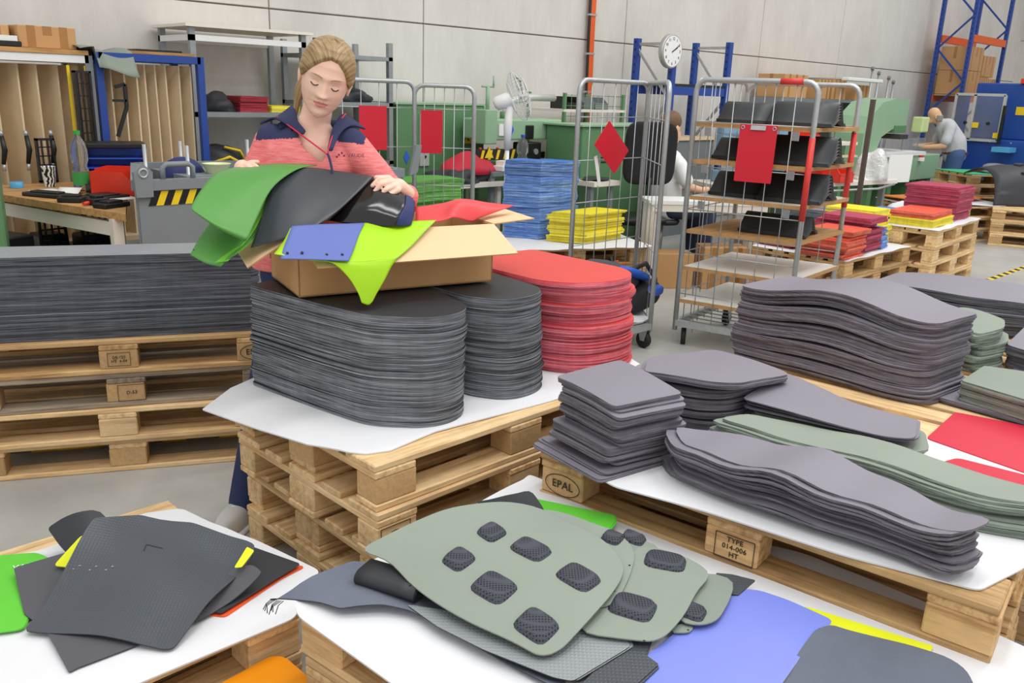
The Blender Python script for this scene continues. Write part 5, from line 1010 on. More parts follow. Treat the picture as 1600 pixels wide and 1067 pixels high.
G().surf(lambda u, v: tuple(Vector((.235, 0, 1.43))+Vector((-.098*math.cos((u-.5)*3.4), .097*math.sin((u-.5)*3.4), -.07+.085*v))), 18, 6).build('hair_fringe', plain('grey_hair', '#8d8880', .7), t, solid=.012)
for s in (-1, 1): pillow(G(), (-.04, s*.1, .05), (.27, .1, .1)).build('shoe', BLACKP, t)
for s in (-1, 1): G().ball((.25, s*.09, 1.42), (.025, .012, .035), 10, 8).build('ear', SKIN, t)
# ------------------------------------------------------------------ pallets and coloured piles in the right middle ground
for k in range(3): pallet(('topmost', 'middle', 'lowest')[k]+' pallet under the coral and maroon piles behind the shelf cage', (6.80, 3.22, .144*(2-k)), .0+.015*k, W_MID, W_MID, seed=100+k)
tag(cutsheet(rnd_poly(rect(6.80, 3.22, 1.2, .82), .03, 3), .08, .003, lambda x, y: .004*math.sin(16*x)).build('film_sheet', [FLEECE, FL_E], None, (0, 0, .434)), 'white film under the coral and maroon piles', 'film')
pile('sheet_pile', 'coral sheet pile behind the shelf cage', 'sheet pile', rect(6.38, 3.02, .36, .36, .05), .44, .21, 12, cm('coral'), jit=.012, bundles=4)
pile('sheet_pile', 'maroon sheet pile right of the coral pile', 'sheet pile', rect(6.76, 3.08, .34, .40, .05), .44, .275, 12, cm('maroon'), jit=.016, bundles=4)
pile('sheet_pile', 'small blue sheet pile right of the maroon pile', 'sheet pile', rect(7.03, 3.0, .14, .20, .05), .44, .17, 8, cm('blue'), jit=.012, bundles=3)
pile('sheet_pile', 'tall yellow sheet pile in the right middle ground', 'sheet pile', rect(7.20, 3.22, .34, .42, .05), .44, .29, 13, cm('yellow'), jit=.012, bundles=4)
pile('sheet_pile', 'low red sheet pile seen through the cage bottom', 'sheet pile', rect(6.45, 3.46, .3, .3), .44, .06, 5, cm('darkred'), jit=.006)
for k in range(4): pallet(lv[k]+' pallet in the tall pale stack under the maroon pile', (8.06, 3.05, .144*(3-k)), .07-.01*k, W_NEW, W_NEW, seed=110+k, W=.72)
tag(cutsheet(rnd_poly(rect(8.06, 3.05, 1.24, .74, .07), .02, 3), .08, .003, lambda x, y: .004*math.sin(16*x)).build('fleece_sheet', [FLEECE, FL_E], None, (0, 0, .579)), 'white sheet under the tall maroon pile', 'fleece')
pile('sheet_pile', 'tall maroon sheet pile on the pale pallet stack', 'sheet pile', rect(8.40, 3.03, .48, .46, .07), .585, .30, 16, cm('maroon'), jit=.008, bundles=4)
pile('sheet_pile', 'yellow sheets on the pale pallet stack under the coral sheets', 'sheet pile', rect(7.80, 2.93, .56, .36, .07), .585, .07, 6, cm('yellow'), jit=.006)
pile('sheet_pile', 'coral sheets lying on the yellow sheets of the pale pallet stack', 'sheet pile', rect(7.80, 2.94, .56, .36, .09), .657, .05, 5, cm('coral'), jit=.008)
pile('sheet_pile', 'blue sheets behind the coral sheets on the pale pallet stack', 'sheet pile', rect(7.75, 3.24, .4, .2, .07), .585, .09, 6, cm('blue'), jit=.006)
# black mat over pallets at right edge
for k in range(3): pallet(('topmost', 'middle', 'lowest')[k]+' pallet under the black car mat at the right edge', (11.75, 2.95, .144*(2-k)), -1.25+.02*k, W_NEW, W_MID, seed=120+k)
BM = sheetmat('moulded_black_mat', '#3a3c41', .5)
def bf(u, v):
    P_ = [Vector((.62, .80)), Vector((.30, .89)), Vector((.02, .87)), Vector((-.16, .76)), Vector((-.25, .60)), Vector((-.30, .44))]
    q = spl(P_, v); a = u*1.05-.02; sl = .10*(1-math.cos(min(1, u*3)*math.pi/2)) if 0 else 0
    p = Vector((11.95, 3.42, 0))+rt0*(a-.33-.10*(v > .5)*(v-.5))+fh*q.x
    return (p.x, p.y, q.y-.05*max(0, .25-u)*4*(v < .8))
bo = G().surf(bf, 12, 26).build('moulded_mat', BM, None, solid=.012); tag(bo, 'moulded black car mat arched over the pallets at the right edge', 'mat')
for u, v in ((.42, .28), (.62, .28), (.82, .28)): p = Vector(bf(u, v)); pillow(G(), tuple(p+Vector((0, 0, .012))), (.16, .10, .04)).build('moulded_pad', BM, bo)
for u in (.34, .52): p = Vector(bf(u, .52)); G().box(tuple(p), (.04, .04, .05), bev=.006).build('clip', BLACKP, bo)
# green sheet pallets by the blue machine
for k in range(5): pallet(('topmost', 'second', 'third', 'fourth', 'lowest')[k]+' pallet in the stack with the green sheet near the far man', (14.9, 4.25-.4+.4, .06+.144*(4-k)), -1.05+.02*k, W_NEW, W_MID, seed=130+k) if 0 else pallet(('topmost', 'second', 'third', 'fourth', 'lowest')[k]+' pallet in the stack with the green sheet near the far man', (13.05, 4.05, .144*(4-k)), -.62+.03*k, W_NEW, W_MID, seed=130+k)
flat('green_sheet', 'flat green sheet on the far pallet stack', rect(13.05, 4.05, 1.22, .8, -.62), .722, .008, [plain('mint_sheet', '#36b37c', .5), plain('mint_sheet', '#36b37c', .5)])
heap('dark_sheets', 'loose dark sheets on the flat green sheet', 'sheet', (13.15, 4.0, .731), (.42, .3, .09), GRY, 51, .4); heap('dark_sheets', 'loose charcoal sheet with white mark right of the dark sheets', 'sheet', (13.45, 3.66, .731), (.26, .24, .08), BLK, 52, .4)
for k in range(3): pallet(('topmost', 'middle', 'lowest')[k]+' pallet in the stack carrying the orange sheet', (11.2, 4.0, .144*(2-k)), -.42+.02*k, W_NEW, W_MID, seed=140+k)
tag(cutsheet(rnd_poly(rect(11.2, 4.0, 1.3, .85, -.42), .03, 3), .1, .004, lambda x, y: .012*(1+math.sin(7*x))).build('fleece_sheet', [FLEECE, FL_E], None, (0, 0, .434)), 'white sheet under the orange sheet in the far middle ground', 'fleece')
tag(cutsheet(rnd_poly(rect(11.25, 4.15, 1.25, .5, -.42), .03, 3), .1, .012, lambda x, y: .01*(1+math.sin(5*x))).build('orange_sheet', [plain('burnt_orange_sheet', '#d9792c', .6), plain('burnt_orange_sheet', '#d9792c', .6)], None, (0, 0, .468)), 'wavy orange sheet on the far pallet stack', 'sheet')
# table with bag and bins
t = thing('worktable', 'grey worktable with clear bag behind the coloured piles', 'table'); G().prism(rnd_poly([(8.35, 4.2), (9.75, 3.95), (9.9, 4.5), (8.5, 4.8)], .08, 4), .74, .78).build('table_top', BEIGE, t)
for x, y in ((8.5, 4.3), (9.65, 4.1), (9.75, 4.4), (8.6, 4.65)): G().span((x-.03, y-.03, 0), (x+.03, y+.03, .74)).build('leg', STEELG, t)
G().tube([(8.4, 4.16, .70), (9.3, 3.99, .70), (9.6, 3.95, .74)], .012, 6).build('rail', GALV, t)
t_ = NT('crumpled_clear_film'); t_.b.inputs['Roughness'].default_value = .15; t_.b.inputs['Base Color'].default_value = (.85, .88, .88, 1); t_.b.inputs['Transmission Weight'].default_value = .55; t_.bump(t_.noise(t_.coord(), 22, 4), .8, .02)
heap('plastic_bag', 'crumpled clear plastic bag on the grey worktable', 'bag', (9.42, 4.15, .781), (.24, .18, .33), t_.m, 61, .22, nu=40, nv=24)
binbox('bright red bin on the grey worktable', (8.72, 4.22, .781), (.22, .3, .18), -.2); binbox('darker red bin left of the bright red bin', (8.55, 4.5, .781), (.22, .3, .17), -.2, plain('dull_red_plastic', '#b5302a', .4))
tag(G().box((9.72, 3.97, .9), (.42, .012, .30), -.18).build('white_panel', WHITE), 'white panel standing at the end of the grey worktable', 'panel')
for k in range(2): pallet(('upper', 'lower')[k]+' pallet under the grey worktable', (9.05, 4.35, .144*(2-k)+.0), -.2, W_NEW, seed=150+k, L=1.0, W=.5)
pallet('floor pallet under the grey worktable', (9.05, 4.35, 0), -.2, W_NEW, seed=153, L=1.0, W=.5)
heap('film_bag', 'white plastic film bag below the grey worktable', 'bag', (9.25, 3.72, 0), (.3, .16, .62), FLEECE, 66, .12)
for k, (x, y, h_) in enumerate(((7.75, 3.86, .62), )): pile('sheet_pile', 'dark grey sheet pile left of the grey worktable', 'sheet pile', rect(x, y, .5, .4), .0, h_, 22, [GRY, edgemat('slate_edges', '#4a4f57', '#7d848d', 160)], jit=.007)
tag(G().span((7.02, 4.05, 0), (7.32, 4.35, .5)).build('grey_crate', GRY), 'dark grey crate behind the coral pile', 'crate')
binbox('red bin seen above the second cage shelf', (9.2, 5.0, 1.13), (.5, .36, .16), 0); t = thing('worktable', 'green worktable beyond the shelf cage', 'table'); G().span((8.6, 4.8, 1.09), (10.4, 5.3, 1.125)).build('table_top', BEIGE, t); G().span((8.7, 4.9, .85), (10.3, 5.25, 1.09)).build('drawer_unit', MGREEN, t); G().span((8.6, 4.78, .95), (10.4, 4.88, .97)).build('lower_shelf', PLY, t)
for x in (8.7, 10.25): G().span((x, 4.9, 0), (x+.08, 5.2, .85)).build('leg', MGREEN, t)
# piles beyond the tall grey pile at the right edge
for k in range(4): pallet(lv[k]+' pallet beyond the tall grey pile under the olive blocks', (4.02, .95, .144*(3-k)), math.radians(-84), W_NEW, W_MID, seed=160+k)
FX = 0
# ------------------------------------------------------------------ right edge piles
pile('sheet_pile', 'long dark pile of grey sheets behind the tall grey pile', 'sheet pile', rnd_poly([(4.0, 1.70), (4.08, 1.30), (4.30, 1.05), (4.45, .80), (4.75, .85), (4.65, 1.2), (4.42, 1.72)], .06, 3), .58, .15, 16, [GRY, CHAR_E], wave=sinw(0, .04, 1, 5, .4), jit=.004, step=.08)
pile('sheet_pile', 'olive sheet pile right behind the tall grey pile', 'sheet pile', rnd_poly([(3.52, 1.16), (3.50, 1.03), (3.66, .98), (3.78, 1.02), (3.80, 1.2)], .03, 3), .58, .155, 16, [OLIVE, OLIVE_E], wave=sinw(.02, .02, 14, 18, .4), jit=.008, step=.04)
pile('sheet_pile', 'low olive block pile at the right edge', 'sheet pile', rnd_poly([(3.10, .94), (3.06, .70), (3.05, .5), (3.4, .5), (3.42, .80), (3.36, .95)], .015, 3), .60, .07, 10, [OLIVE, OLIVE_E], jit=.006)
pile('sheet_pile', 'thin dark sheets under the low olive block pile', 'sheet pile', rnd_poly([(3.05, .985), (3.16, 1.0-.03), (3.5, .92), (3.45, .45), (3.02, .45), (3.04, .68)], .015, 3), .58, .018, 4, [GRY, GRY_E], jit=.006)
pile('sheet_pile', 'grey sheets at the right edge behind the olive block', 'sheet pile', rnd_poly([(3.70, .98), (3.62, .75), (4.1, .7), (4.1, 1.0)], .03, 3), .58, .10, 8, [GRY, GRY_E], wave=sinw(.03, .0, 7, 1, 0), jit=.006, step=.05)
flat('grey_sheet', 'curled grey sheet at the right edge under the far grey sheets', [(3.5, .92), (3.46, .6), (3.9, .55), (3.92, .94)], .58, .012, [GRY, GRY_E])
pallet('pallet further right under the long dark pile', (4.86, 1.0, .432), math.radians(-84), W_NEW, seed=170); pallet('second pallet further right under the long dark pile', (4.86, 1.0, .288), math.radians(-84), W_NEW, seed=171)
pallet('third pallet further right under the long dark pile', (4.86, 1.0, .144), math.radians(-84), W_NEW, seed=172); pallet('floor pallet further right under the long dark pile', (4.86, 1.0, 0), math.radians(-84), W_NEW, seed=173)
# floor marking
g = G(); d = Vector((9.883-9.107, 0, 0)); 
fm = G().box((9.9, 2.6, .0006), (2.4, .06, .0012)).build('marking_tape', YELP); tag(fm, 'yellow and black tape line on the floor at right', 'tape')
for k in range(14): G().prism([(-.04, -.03), (.04, -.03), (.08, .03), (0, .03)], .0012, .0018, 0, Matrix.Translation((8.8+k*.17, 2.6, 0))).build('black_stripe', BLACKP, fm)
tag(G().box((11.7, 3.4, .0006), (.9, .05, .0012), -.95).build('marking_tape', YELP), 'plain yellow tape line on the floor near the black car mat', 'tape')
# ------------------------------------------------------------------ open carton on the black pile
BO = Vector((1.318, 2.338, .935)); ba = math.radians(-14); bx_ = Vector((math.cos(ba), math.sin(ba), 0)); by_ = Vector((-bx_.y, bx_.x, 0))
t = thing('open_carton', 'open brown cardboard box with flaps out, on the black sheet pile', 'box', BO, ba)
LX, LY, LZ = .69, .34, .20; th = .005
G().span((0, 0, 0), (LX, LY, th)).build('bottom', CARD, t); G().span((0, 0, 0), (LX, th, LZ)).build('front_wall', CARD, t); G().span((0, LY-th, 0), (LX, LY, LZ)).build('back_wall', CARD, t); G().span((0, 0, 0), (th, LY, LZ)).build('side_wall', CARD, t); G().span((LX-th, 0, 0), (LX, LY, LZ)).build('side_wall', CARD, t)
def flap(nm, a, b, c, d):
    a, b, c, d = map(Vector, (a, b, c, d)); n = (b-a).cross(d-a).normalized()*.004
    g = G().add([a, b, c, d, a+n, b+n, c+n, d+n], [(0, 3, 2, 1), (0, 1, 5, 4), (2, 3, 7, 6), (1, 2, 6, 5), (0, 4, 7, 3)], 0).add([a+n, b+n, c+n, d+n], [(0, 1, 2, 3)], 1); g.build(nm, [CARD, CARD_IN], t)
flap('front_flap', (0, 0, LZ), (.01, -.17, LZ-.075), (LX-.0, -.175, LZ-.072), (LX, 0, LZ))
flap('right_flap', (LX, 0, LZ), (LX+.165, .0, LZ+.012), (LX+.16, LY, LZ+.02), (LX, LY, LZ))
flap('left_flap', (0, LY, LZ), (-.14, LY-.02, LZ-.06), (-.15, .02, LZ-.10), (0, 0, LZ))
flap('back_flap', (LX, LY, LZ), (LX, LY+.015, LZ-.14), (0, LY+.015, LZ-.14), (0, LY, LZ))
bp = lambda x, y: tuple((BO+bx_*x+by_*y).xy)
pile('sheet_pile', 'low pile of black sheets inside the open cardboard box', 'sheet pile', [bp(.03, .03), bp(LX-.03, .03), bp(LX-.03, LY-.03), bp(.03, LY-.03)], .942, .07, 8, [BLK, BLK_E], jit=.003)
PT = {
    'green_top': [
        [(1.275,2.685,1.308), (1.407,2.622,1.324), (1.529,2.562,1.321)],
        [(1.192,2.617,1.299), (1.331,2.545,1.308), (1.433,2.534,1.310)],
        [(1.111,2.535,1.264), (1.198,2.473,1.246), (1.315,2.482,1.259)],
        [(1.059,2.485,1.230), (1.112,2.417,1.189), (1.198,2.383,1.168)],
        [(1.046,2.462,1.215), (1.092,2.399,1.170), (1.158,2.349,1.133)],
        [(1.070,2.478,1.203), (1.116,2.429,1.158), (1.168,2.395,1.126)],
        [(1.121,2.524,1.190), (1.173,2.493,1.167), (1.212,2.446,1.142)],
    ],
    'green_mid0': [
        [(1.209,2.620,1.205), (1.285,2.572,1.230), (1.363,2.554,1.265)],
        [(1.151,2.570,1.160), (1.206,2.518,1.163), (1.273,2.490,1.182)],
        [(1.090,2.525,1.118), (1.142,2.471,1.109), (1.207,2.455,1.117)],
        [(1.040,2.484,1.078), (1.066,2.436,1.057), (1.105,2.422,1.044)],
    ],
    'green_mid1': [
        [(1.214,2.632,1.203), (1.290,2.583,1.229), (1.374,2.557,1.264)],
        [(1.158,2.577,1.159), (1.215,2.523,1.162), (1.287,2.491,1.181)],
        [(1.100,2.529,1.116), (1.154,2.473,1.108), (1.222,2.456,1.120)],
        [(1.053,2.480,1.069), (1.081,2.435,1.056), (1.128,2.421,1.059)],
    ],
    'green_mid2': [
        [(1.219,2.643,1.202), (1.296,2.594,1.227), (1.385,2.561,1.264)],
        [(1.165,2.584,1.157), (1.224,2.529,1.160), (1.301,2.492,1.180)],
        [(1.110,2.533,1.115), (1.165,2.476,1.106), (1.237,2.457,1.122)],
        [(1.066,2.475,1.061), (1.097,2.434,1.054), (1.151,2.419,1.075)],
    ],
    'green_mid3': [
        [(1.225,2.655,1.200), (1.302,2.605,1.226), (1.396,2.564,1.263)],
        [(1.173,2.591,1.156), (1.233,2.534,1.159), (1.314,2.493,1.178)],
        [(1.120,2.537,1.113), (1.177,2.479,1.105), (1.253,2.457,1.125)],
        [(1.079,2.470,1.052), (1.112,2.433,1.053), (1.174,2.418,1.090)],
    ],
    'black_top': [
        [(1.382,2.578,1.299), (1.479,2.549,1.315), (1.569,2.487,1.305), (1.637,2.388,1.294)],
        [(1.330,2.520,1.246), (1.415,2.475,1.267), (1.508,2.412,1.260), (1.558,2.359,1.251)],
        [(1.265,2.463,1.166), (1.339,2.406,1.202), (1.422,2.353,1.198), (1.474,2.335,1.205)],
        [(1.208,2.428,1.091), (1.272,2.351,1.123), (1.348,2.319,1.152), (1.411,2.325,1.173)],
    ],
    'black_roll': [
        [(1.642,2.396,1.291), (1.660,2.360,1.279), (1.687,2.324,1.256), (1.705,2.299,1.237)],
        [(1.571,2.377,1.252), (1.600,2.318,1.249), (1.634,2.280,1.234), (1.660,2.246,1.216)],
        [(1.507,2.376,1.206), (1.535,2.306,1.209), (1.582,2.257,1.199), (1.618,2.217,1.185)],
        [(1.454,2.381,1.164), (1.496,2.322,1.156), (1.554,2.264,1.149), (1.604,2.218,1.155)],
    ],
    'navy_end': [
        [(1.705,2.299,1.239), (1.728,2.303,1.231), (1.747,2.306,1.214)],
        [(1.662,2.245,1.216), (1.684,2.247,1.204), (1.704,2.252,1.191)],
        [(1.618,2.217,1.185), (1.644,2.217,1.175), (1.675,2.225,1.163)],
        [(1.604,2.218,1.155), (1.625,2.212,1.154), (1.664,2.217,1.153)],
    ],
    'red': [
        [(1.781,2.350,1.187), (1.888,2.337,1.195), (1.943,2.291,1.213), (2.065,2.281,1.193), (2.155,2.247,1.182)],
        [(1.754,2.308,1.164), (1.846,2.284,1.178), (1.892,2.250,1.205), (2.005,2.247,1.180), (2.104,2.236,1.175)],
        [(1.722,2.272,1.141), (1.802,2.229,1.155), (1.848,2.217,1.164), (1.925,2.222,1.144), (1.969,2.239,1.148)],
    ],
    'lime': [
        [(1.300,2.340,1.146), (1.452,2.310,1.149), (1.622,2.271,1.149), (1.780,2.229,1.148)],
        [(1.251,2.289,1.122), (1.398,2.262,1.124), (1.542,2.230,1.124), (1.703,2.189,1.124)],
        [(1.207,2.241,1.111), (1.334,2.214,1.096), (1.484,2.181,1.090), (1.620,2.148,1.092)],
        [(1.166,2.197,1.103), (1.275,2.171,1.077), (1.409,2.140,1.061), (1.537,2.113,1.065)],
    ],
    'lime_tip': [
        [(1.275,2.172,1.078), (1.351,2.154,1.067), (1.440,2.134,1.061), (1.537,2.113,1.067)],
        [(1.329,2.154,1.066), (1.382,2.140,1.054), (1.444,2.123,1.042), (1.509,2.108,1.041)],
        [(1.370,2.134,1.022), (1.398,2.125,1.012), (1.441,2.113,1.001), (1.482,2.104,1.005)],
        [(1.394,2.119,0.974), (1.409,2.115,0.968), (1.432,2.108,0.963), (1.454,2.105,0.968)],
        [(1.403,2.113,0.942), (1.412,2.109,0.937), (1.423,2.106,0.934), (1.435,2.105,0.941)],
    ],
    'blue': [
        [(1.303,2.333,1.146), (1.387,2.317,1.147), (1.461,2.301,1.145), (1.534,2.285,1.144)],
        [(1.259,2.282,1.122), (1.339,2.266,1.119), (1.409,2.251,1.117), (1.479,2.236,1.115)],
        [(1.217,2.231,1.104), (1.295,2.216,1.098), (1.360,2.202,1.094), (1.429,2.186,1.089)],
        [(1.180,2.183,1.083), (1.256,2.168,1.076), (1.318,2.155,1.069), (1.380,2.141,1.062)],
    ],
}
HOLES_BLUE = [(1.213,2.201,1.092), (1.256,2.193,1.090), (1.328,2.177,1.079), (1.375,2.167,1.076)]
HOLES_GREEN = [(1.056,2.494,1.088), (1.068,2.478,1.076), (1.084,2.458,1.066), (1.097,2.442,1.057)]
def patch(rows, off=(0, 0, 0)):
    R_ = [[Vector(p)+Vector(off) for p in r_] for r_ in rows]
    return lambda u, v: tuple(spl([spl(r_, v) for r_ in R_], u))
LIFT = tuple(-fh*.010+Vector((0, 0, .012)))
def drape(name, key, mat, parent=None, nu=24, nv=20, th=.0025, off=(0, 0, 0)): return G().surf(patch(PT[key], off), nu, nv).build(name, mat, parent, solid=th)
t = thing('green_sheets', 'leaf green sheets folded over the left side of the box', 'sheet')
drape('folded_sheet', 'green_top', LEAF, t, 36)
for k in range(4): drape('hanging_sheet', 'green_mid%d' % k, LEAF if k % 2 == 0 else sheetmat('light_leaf_green', '#6fc038', .4), t)
for p in HOLES_GREEN: G().ball(p, .0035, 8, 6).build('punched_hole', BLK, t)
t_ = NT('embossed_black_sheet'); t_.b.inputs['Roughness'].default_value = .38; t_.b.inputs['Base Color'].default_value = lin('#3d4248')
br = t_.n('ShaderNodeTexBrick'); br.inputs['Scale'].default_value = 60; br.inputs['Mortar Size'].default_value = .03; br.offset = 0; br.inputs['Brick Width'].default_value = .5; br.inputs['Row Height'].default_value = .5; t_.l(t_.coord(rot=(0, 0, .3)), br.inputs[0]); t_.bump(br.outputs['Fac'], .25, .002)
tag(drape('black_sheet', 'black_top', t_.m, None, 28, 24), 'black embossed sheet held in front of the woman over the box', 'sheet')
GLB = sheetmat('glossy_black', '#141518', .16, spec=.6)
t = thing('glossy_sheet', 'glossy black sheet with blue end under the hand of the woman', 'sheet'); drape('sheet', 'black_roll', GLB, t, 24, 20); drape('blue_end', 'navy_end', NAVY, t, 14, 8)
tag(drape('red_sheet', 'red', sheetmat('light_red_sheet', '#e04a4e', .45), None, 18, 30), 'light red sheet peaking out of the right side of the box', 'sheet')
t = thing('lime_sheet', 'lime green sheet hanging over the front flap of the box', 'sheet'); drape('sheet', 'lime', LIME, t, off=LIFT); drape('hanging_tip', 'lime_tip', LIME, t, off=LIFT)
t = thing('blue_sheet', 'muted blue sheet with four holes lying on the lime sheet', 'sheet'); drape('sheet', 'blue', BLUE, t, off=tuple(Vector(LIFT)*1.6))
for p in HOLES_BLUE: G().ball(Vector(p)+Vector(LIFT)*1.8, .0045, 8, 6).build('punched_hole', BLK, t)
# ------------------------------------------------------------------ the woman behind the box
def VW(a, b, z): return rt0*a+fh*b+Vector((0, 0, z))
wbase = VW(-.84, 2.98, 0)
PW = thing('person', 'woman with blonde ponytail in a coral and navy jacket handling sheets over the box', 'person', wbase)
SK2 = plain('fair_skin', '#f3c7b3', .45, var=.04, scale=14, **{'Subsurface Weight': .15, 'Subsurface Radius': (.014, .006, .003)}); LIP = plain('lip', '#d98a84', .4)
def itab(tab, z):
    for (z0, *a), (z1, *b) in zip(tab, tab[1:]):
        if z0 >= z >= z1:
            t = (z0-z)/(z0-z1); t = t*t*(3-2*t)*.5+t*.5; return [x*(1-t)+y*t for x, y in zip(a, b)]
    return list(tab[-1][1:])
HT = [(.116, .004, .004, .006), (.110, .030, .034, .046), (.098, .048, .054, .068), (.080, .0625, .069, .084), (.055, .0715, .080, .094), (.025, .0745, .0865, .0975), (0, .0745, .0865, .096), (-.025, .0715, .0845, .086), (-.05, .066, .083, .068), (-.072, .058, .081, .045), (-.09, .047, .078, .02), (-.104, .034, .072, -.008), (-.113, .016, .058, -.028)]
gs = lambda x, s: math.exp(-x*x/(2*s*s))
def face_disp(x, z):
    d = 0; ax = abs(x)
    nz = max(0, min(1, (.016-z)/.048)); ridge = (.003+.019*nz**1.25)*gs(x, .0058+.0036*nz)*(1 if z > -.032 else gs(z+.032, .005))*(1 if z < .016 else gs(z-.016, .012)); d += ridge
    d += .0045*gs(ax-.0115, .0055)*gs(z+.032, .006)
    d -= .0105*gs(ax-.030, .014)*gs(z-.004, .0095); d += .0075*gs(ax-.031, .0125)*gs(z-.0005, .0068)
    d += .0035*gs(ax-.028, .02)*gs(z-.024, .007)
    d += .0042*gs(x, .016)*gs(z+.0525, .0042)+.0055*gs(x, .014)*gs(z+.0645, .0048)-.0045*gs(x, .021)*gs(z+.0585, .0022)
    d -= .003*gs(x, .02)*gs(z+.075, .006); d += .0055*gs(x, .016)*gs(z+.094, .012); d += .005*gs(ax-.040, .018)*gs(z+.028, .018); d += .0022*gs(x, .004)*0
    return d
def head_pt(z, th, k=1.0, disp=True):
    w_, f_, b_ = itab(HT, z); s, c = math.sin(th), math.cos(th); e = .92
    x = w_*math.copysign(abs(s)**e, s)*k
    y = (-f_*abs(c)**e if c > 0 else b_*abs(c)**e)*k
    if disp and c > 0: y -= face_disp(x/k, z)*min(1, c*1.6)
    return Vector((x, y, z))
Hc = VW(-.660, 2.985, 1.603); HB = Matrix((rt0, fh, zup)).transposed()
HR = HB @ Matrix.Rotation(math.radians(15), 3, 'Z') @ Matrix.Rotation(math.radians(15), 3, 'Y') @ Matrix.Rotation(math.radians(18), 3, 'X'); HS = 1.06
def HW(p): return Hc+HR @ (Vector(p)*HS)
g = G(); zs_ = [.116-.229*i/110 for i in range(111)]; NT_ = 120
vs = [HW(head_pt(z, 2*math.pi*k/NT_)) for z in zs_ for k in range(NT_)]; fs = [(i*NT_+k, (i+1)*NT_+k, (i+1)*NT_+(k+1) % NT_, i*NT_+(k+1) % NT_) for i in range(110) for k in range(NT_)]
fs += [tuple(range(NT_)), tuple(range(110*NT_, 111*NT_))[::-1]]; g.add(vs, fs, 0, True)
def seg(g, pts, rad, n=16):
    P_ = []; R_ = []
    for i in range(len(pts)-1):
        for k in range(5): f = k/5; P_.append(Vector(pts[i]).lerp(Vector(pts[i+1]), f)); R_.append(rad[i]*(1-f)+rad[i+1]*f)
    P_.append(Vector(pts[-1])); R_.append(rad[-1]); g.tube(P_, R_, n); g.ball(P_[0], R_[0], n, 10); g.ball(P_[-1], R_[-1], n, 10)
nb = VW(-.722, 3.035, 1.425)
seg(g, [HW((0, .02, -.05)), HW((0, .03, -.10)), nb+Vector((0, 0, .0)), nb+Vector((0, 0, -.05))], [.052, .050, .057, .075])
def ring(g, tab, n=28):
    """elliptic trunk: rows of centre a,b,z and half width, half depth"""
    vs = [VW(a+w_*math.cos(2*math.pi*k/n), b+d_*math.sin(2*math.pi*k/n), z) for a, b, z, w_, d_ in tab for k in range(n)]
    m = len(tab); fs = [(i*n+k, i*n+(k+1) % n, (i+1)*n+(k+1) % n, (i+1)*n+k) for i in range(m-1) for k in range(n)]
    g.add(vs, fs+[tuple(range(n))[::-1], tuple(range((m-1)*n, m*n))], 0, True)
def tdense(tab, k=4):
    out = []
    for p, q in zip(tab, tab[1:]):
        for i in range(k): f = i/k; out.append([x*(1-f)+y*f for x, y in zip(p, q)])
    out.append(tab[-1]); return out
ring(g, tdense([(-.755, 3.08, .90, .15, .09), (-.75, 3.06, 1.1, .12, .08), (-.735, 3.04, 1.3, .135, .088), (-.73, 3.04, 1.38, .13, .08), (-.722, 3.035, 1.43, .075, .06), (-.72, 3.03, 1.475, .045, .045)]))
shR, shL = VW(-.882, 3.06, 1.385), VW(-.582, 3.03, 1.385); elR, elL = VW(-.945, 3.03, 1.19), VW(-.415, 3.03, 1.165); wrR, wrL = VW(-.915, 2.90, 1.275), VW(-.372, 2.905, 1.235)
seg(g, [shR, elR, wrR], [.045, .036, .026]); seg(g, [shL, elL, wrL], [.045, .036, .026])
def hand(g, wr, palm, kn, tips, thumb):
    seg(g, [wr, palm], [.025, .029]); 
    for (k0, m0, t0), r_ in zip(tips, (.0086, .0092, .0088, .0078)): seg(g, [palm.lerp(k0, .55), k0, m0, t0], [.0135, .0105, r_, r_*.82], 10)
    seg(g, thumb, [.014, .0105, .0085], 10)
pL = VW(-.400, 2.868, 1.262)
hand(g, wrL, pL, None, [(VW(-.428, 2.838, 1.293), VW(-.456, 2.815, 1.292), VW(-.476, 2.803, 1.270)), (VW(-.418, 2.828, 1.281), VW(-.448, 2.802, 1.276), VW(-.468, 2.793, 1.250)), (VW(-.407, 2.823, 1.268), VW(-.434, 2.797, 1.258), VW(-.452, 2.790, 1.233)), (VW(-.396, 2.824, 1.256), VW(-.418, 2.803, 1.243), VW(-.432, 2.796, 1.222))], [pL, VW(-.432, 2.862, 1.292), VW(-.470, 2.845, 1.292)])
pR = VW(-.918, 2.862, 1.305)
hand(g, wrR, pR, None, [(VW(-.885, 2.838, 1.322), VW(-.862, 2.822, 1.318), VW(-.845, 2.815, 1.305)), (VW(-.893, 2.828, 1.315), VW(-.872, 2.810, 1.308), VW(-.856, 2.803, 1.294)), (VW(-.905, 2.822, 1.305), VW(-.888, 2.803, 1.297), VW(-.875, 2.795, 1.282)), (VW(-.917, 2.822, 1.297), VW(-.905, 2.805, 1.287), VW(-.895, 2.80, 1.274))], [pR, VW(-.888, 2.858, 1.325), VW(-.865, 2.852, 1.328)])
body = fuse('body', g, SK2, PW, .0028, 2); body.location = -wbase
body.data.materials.append(LIP); HRi = HR.inverted()
for p in body.data.polygons:
    q = HRi @ (p.center-Hc)/HS
    if q.y < -.06 and abs(q.x) < .0235:
        s = q.x/.0235; up_ = -.0515-.004*s*s+(.0012*gs(abs(q.x)-.006, .004)-.001*gs(q.x, .002)); lo_ = -.0695+.0105*s*s
        if lo_ < q.z < up_: p.material_index = 1
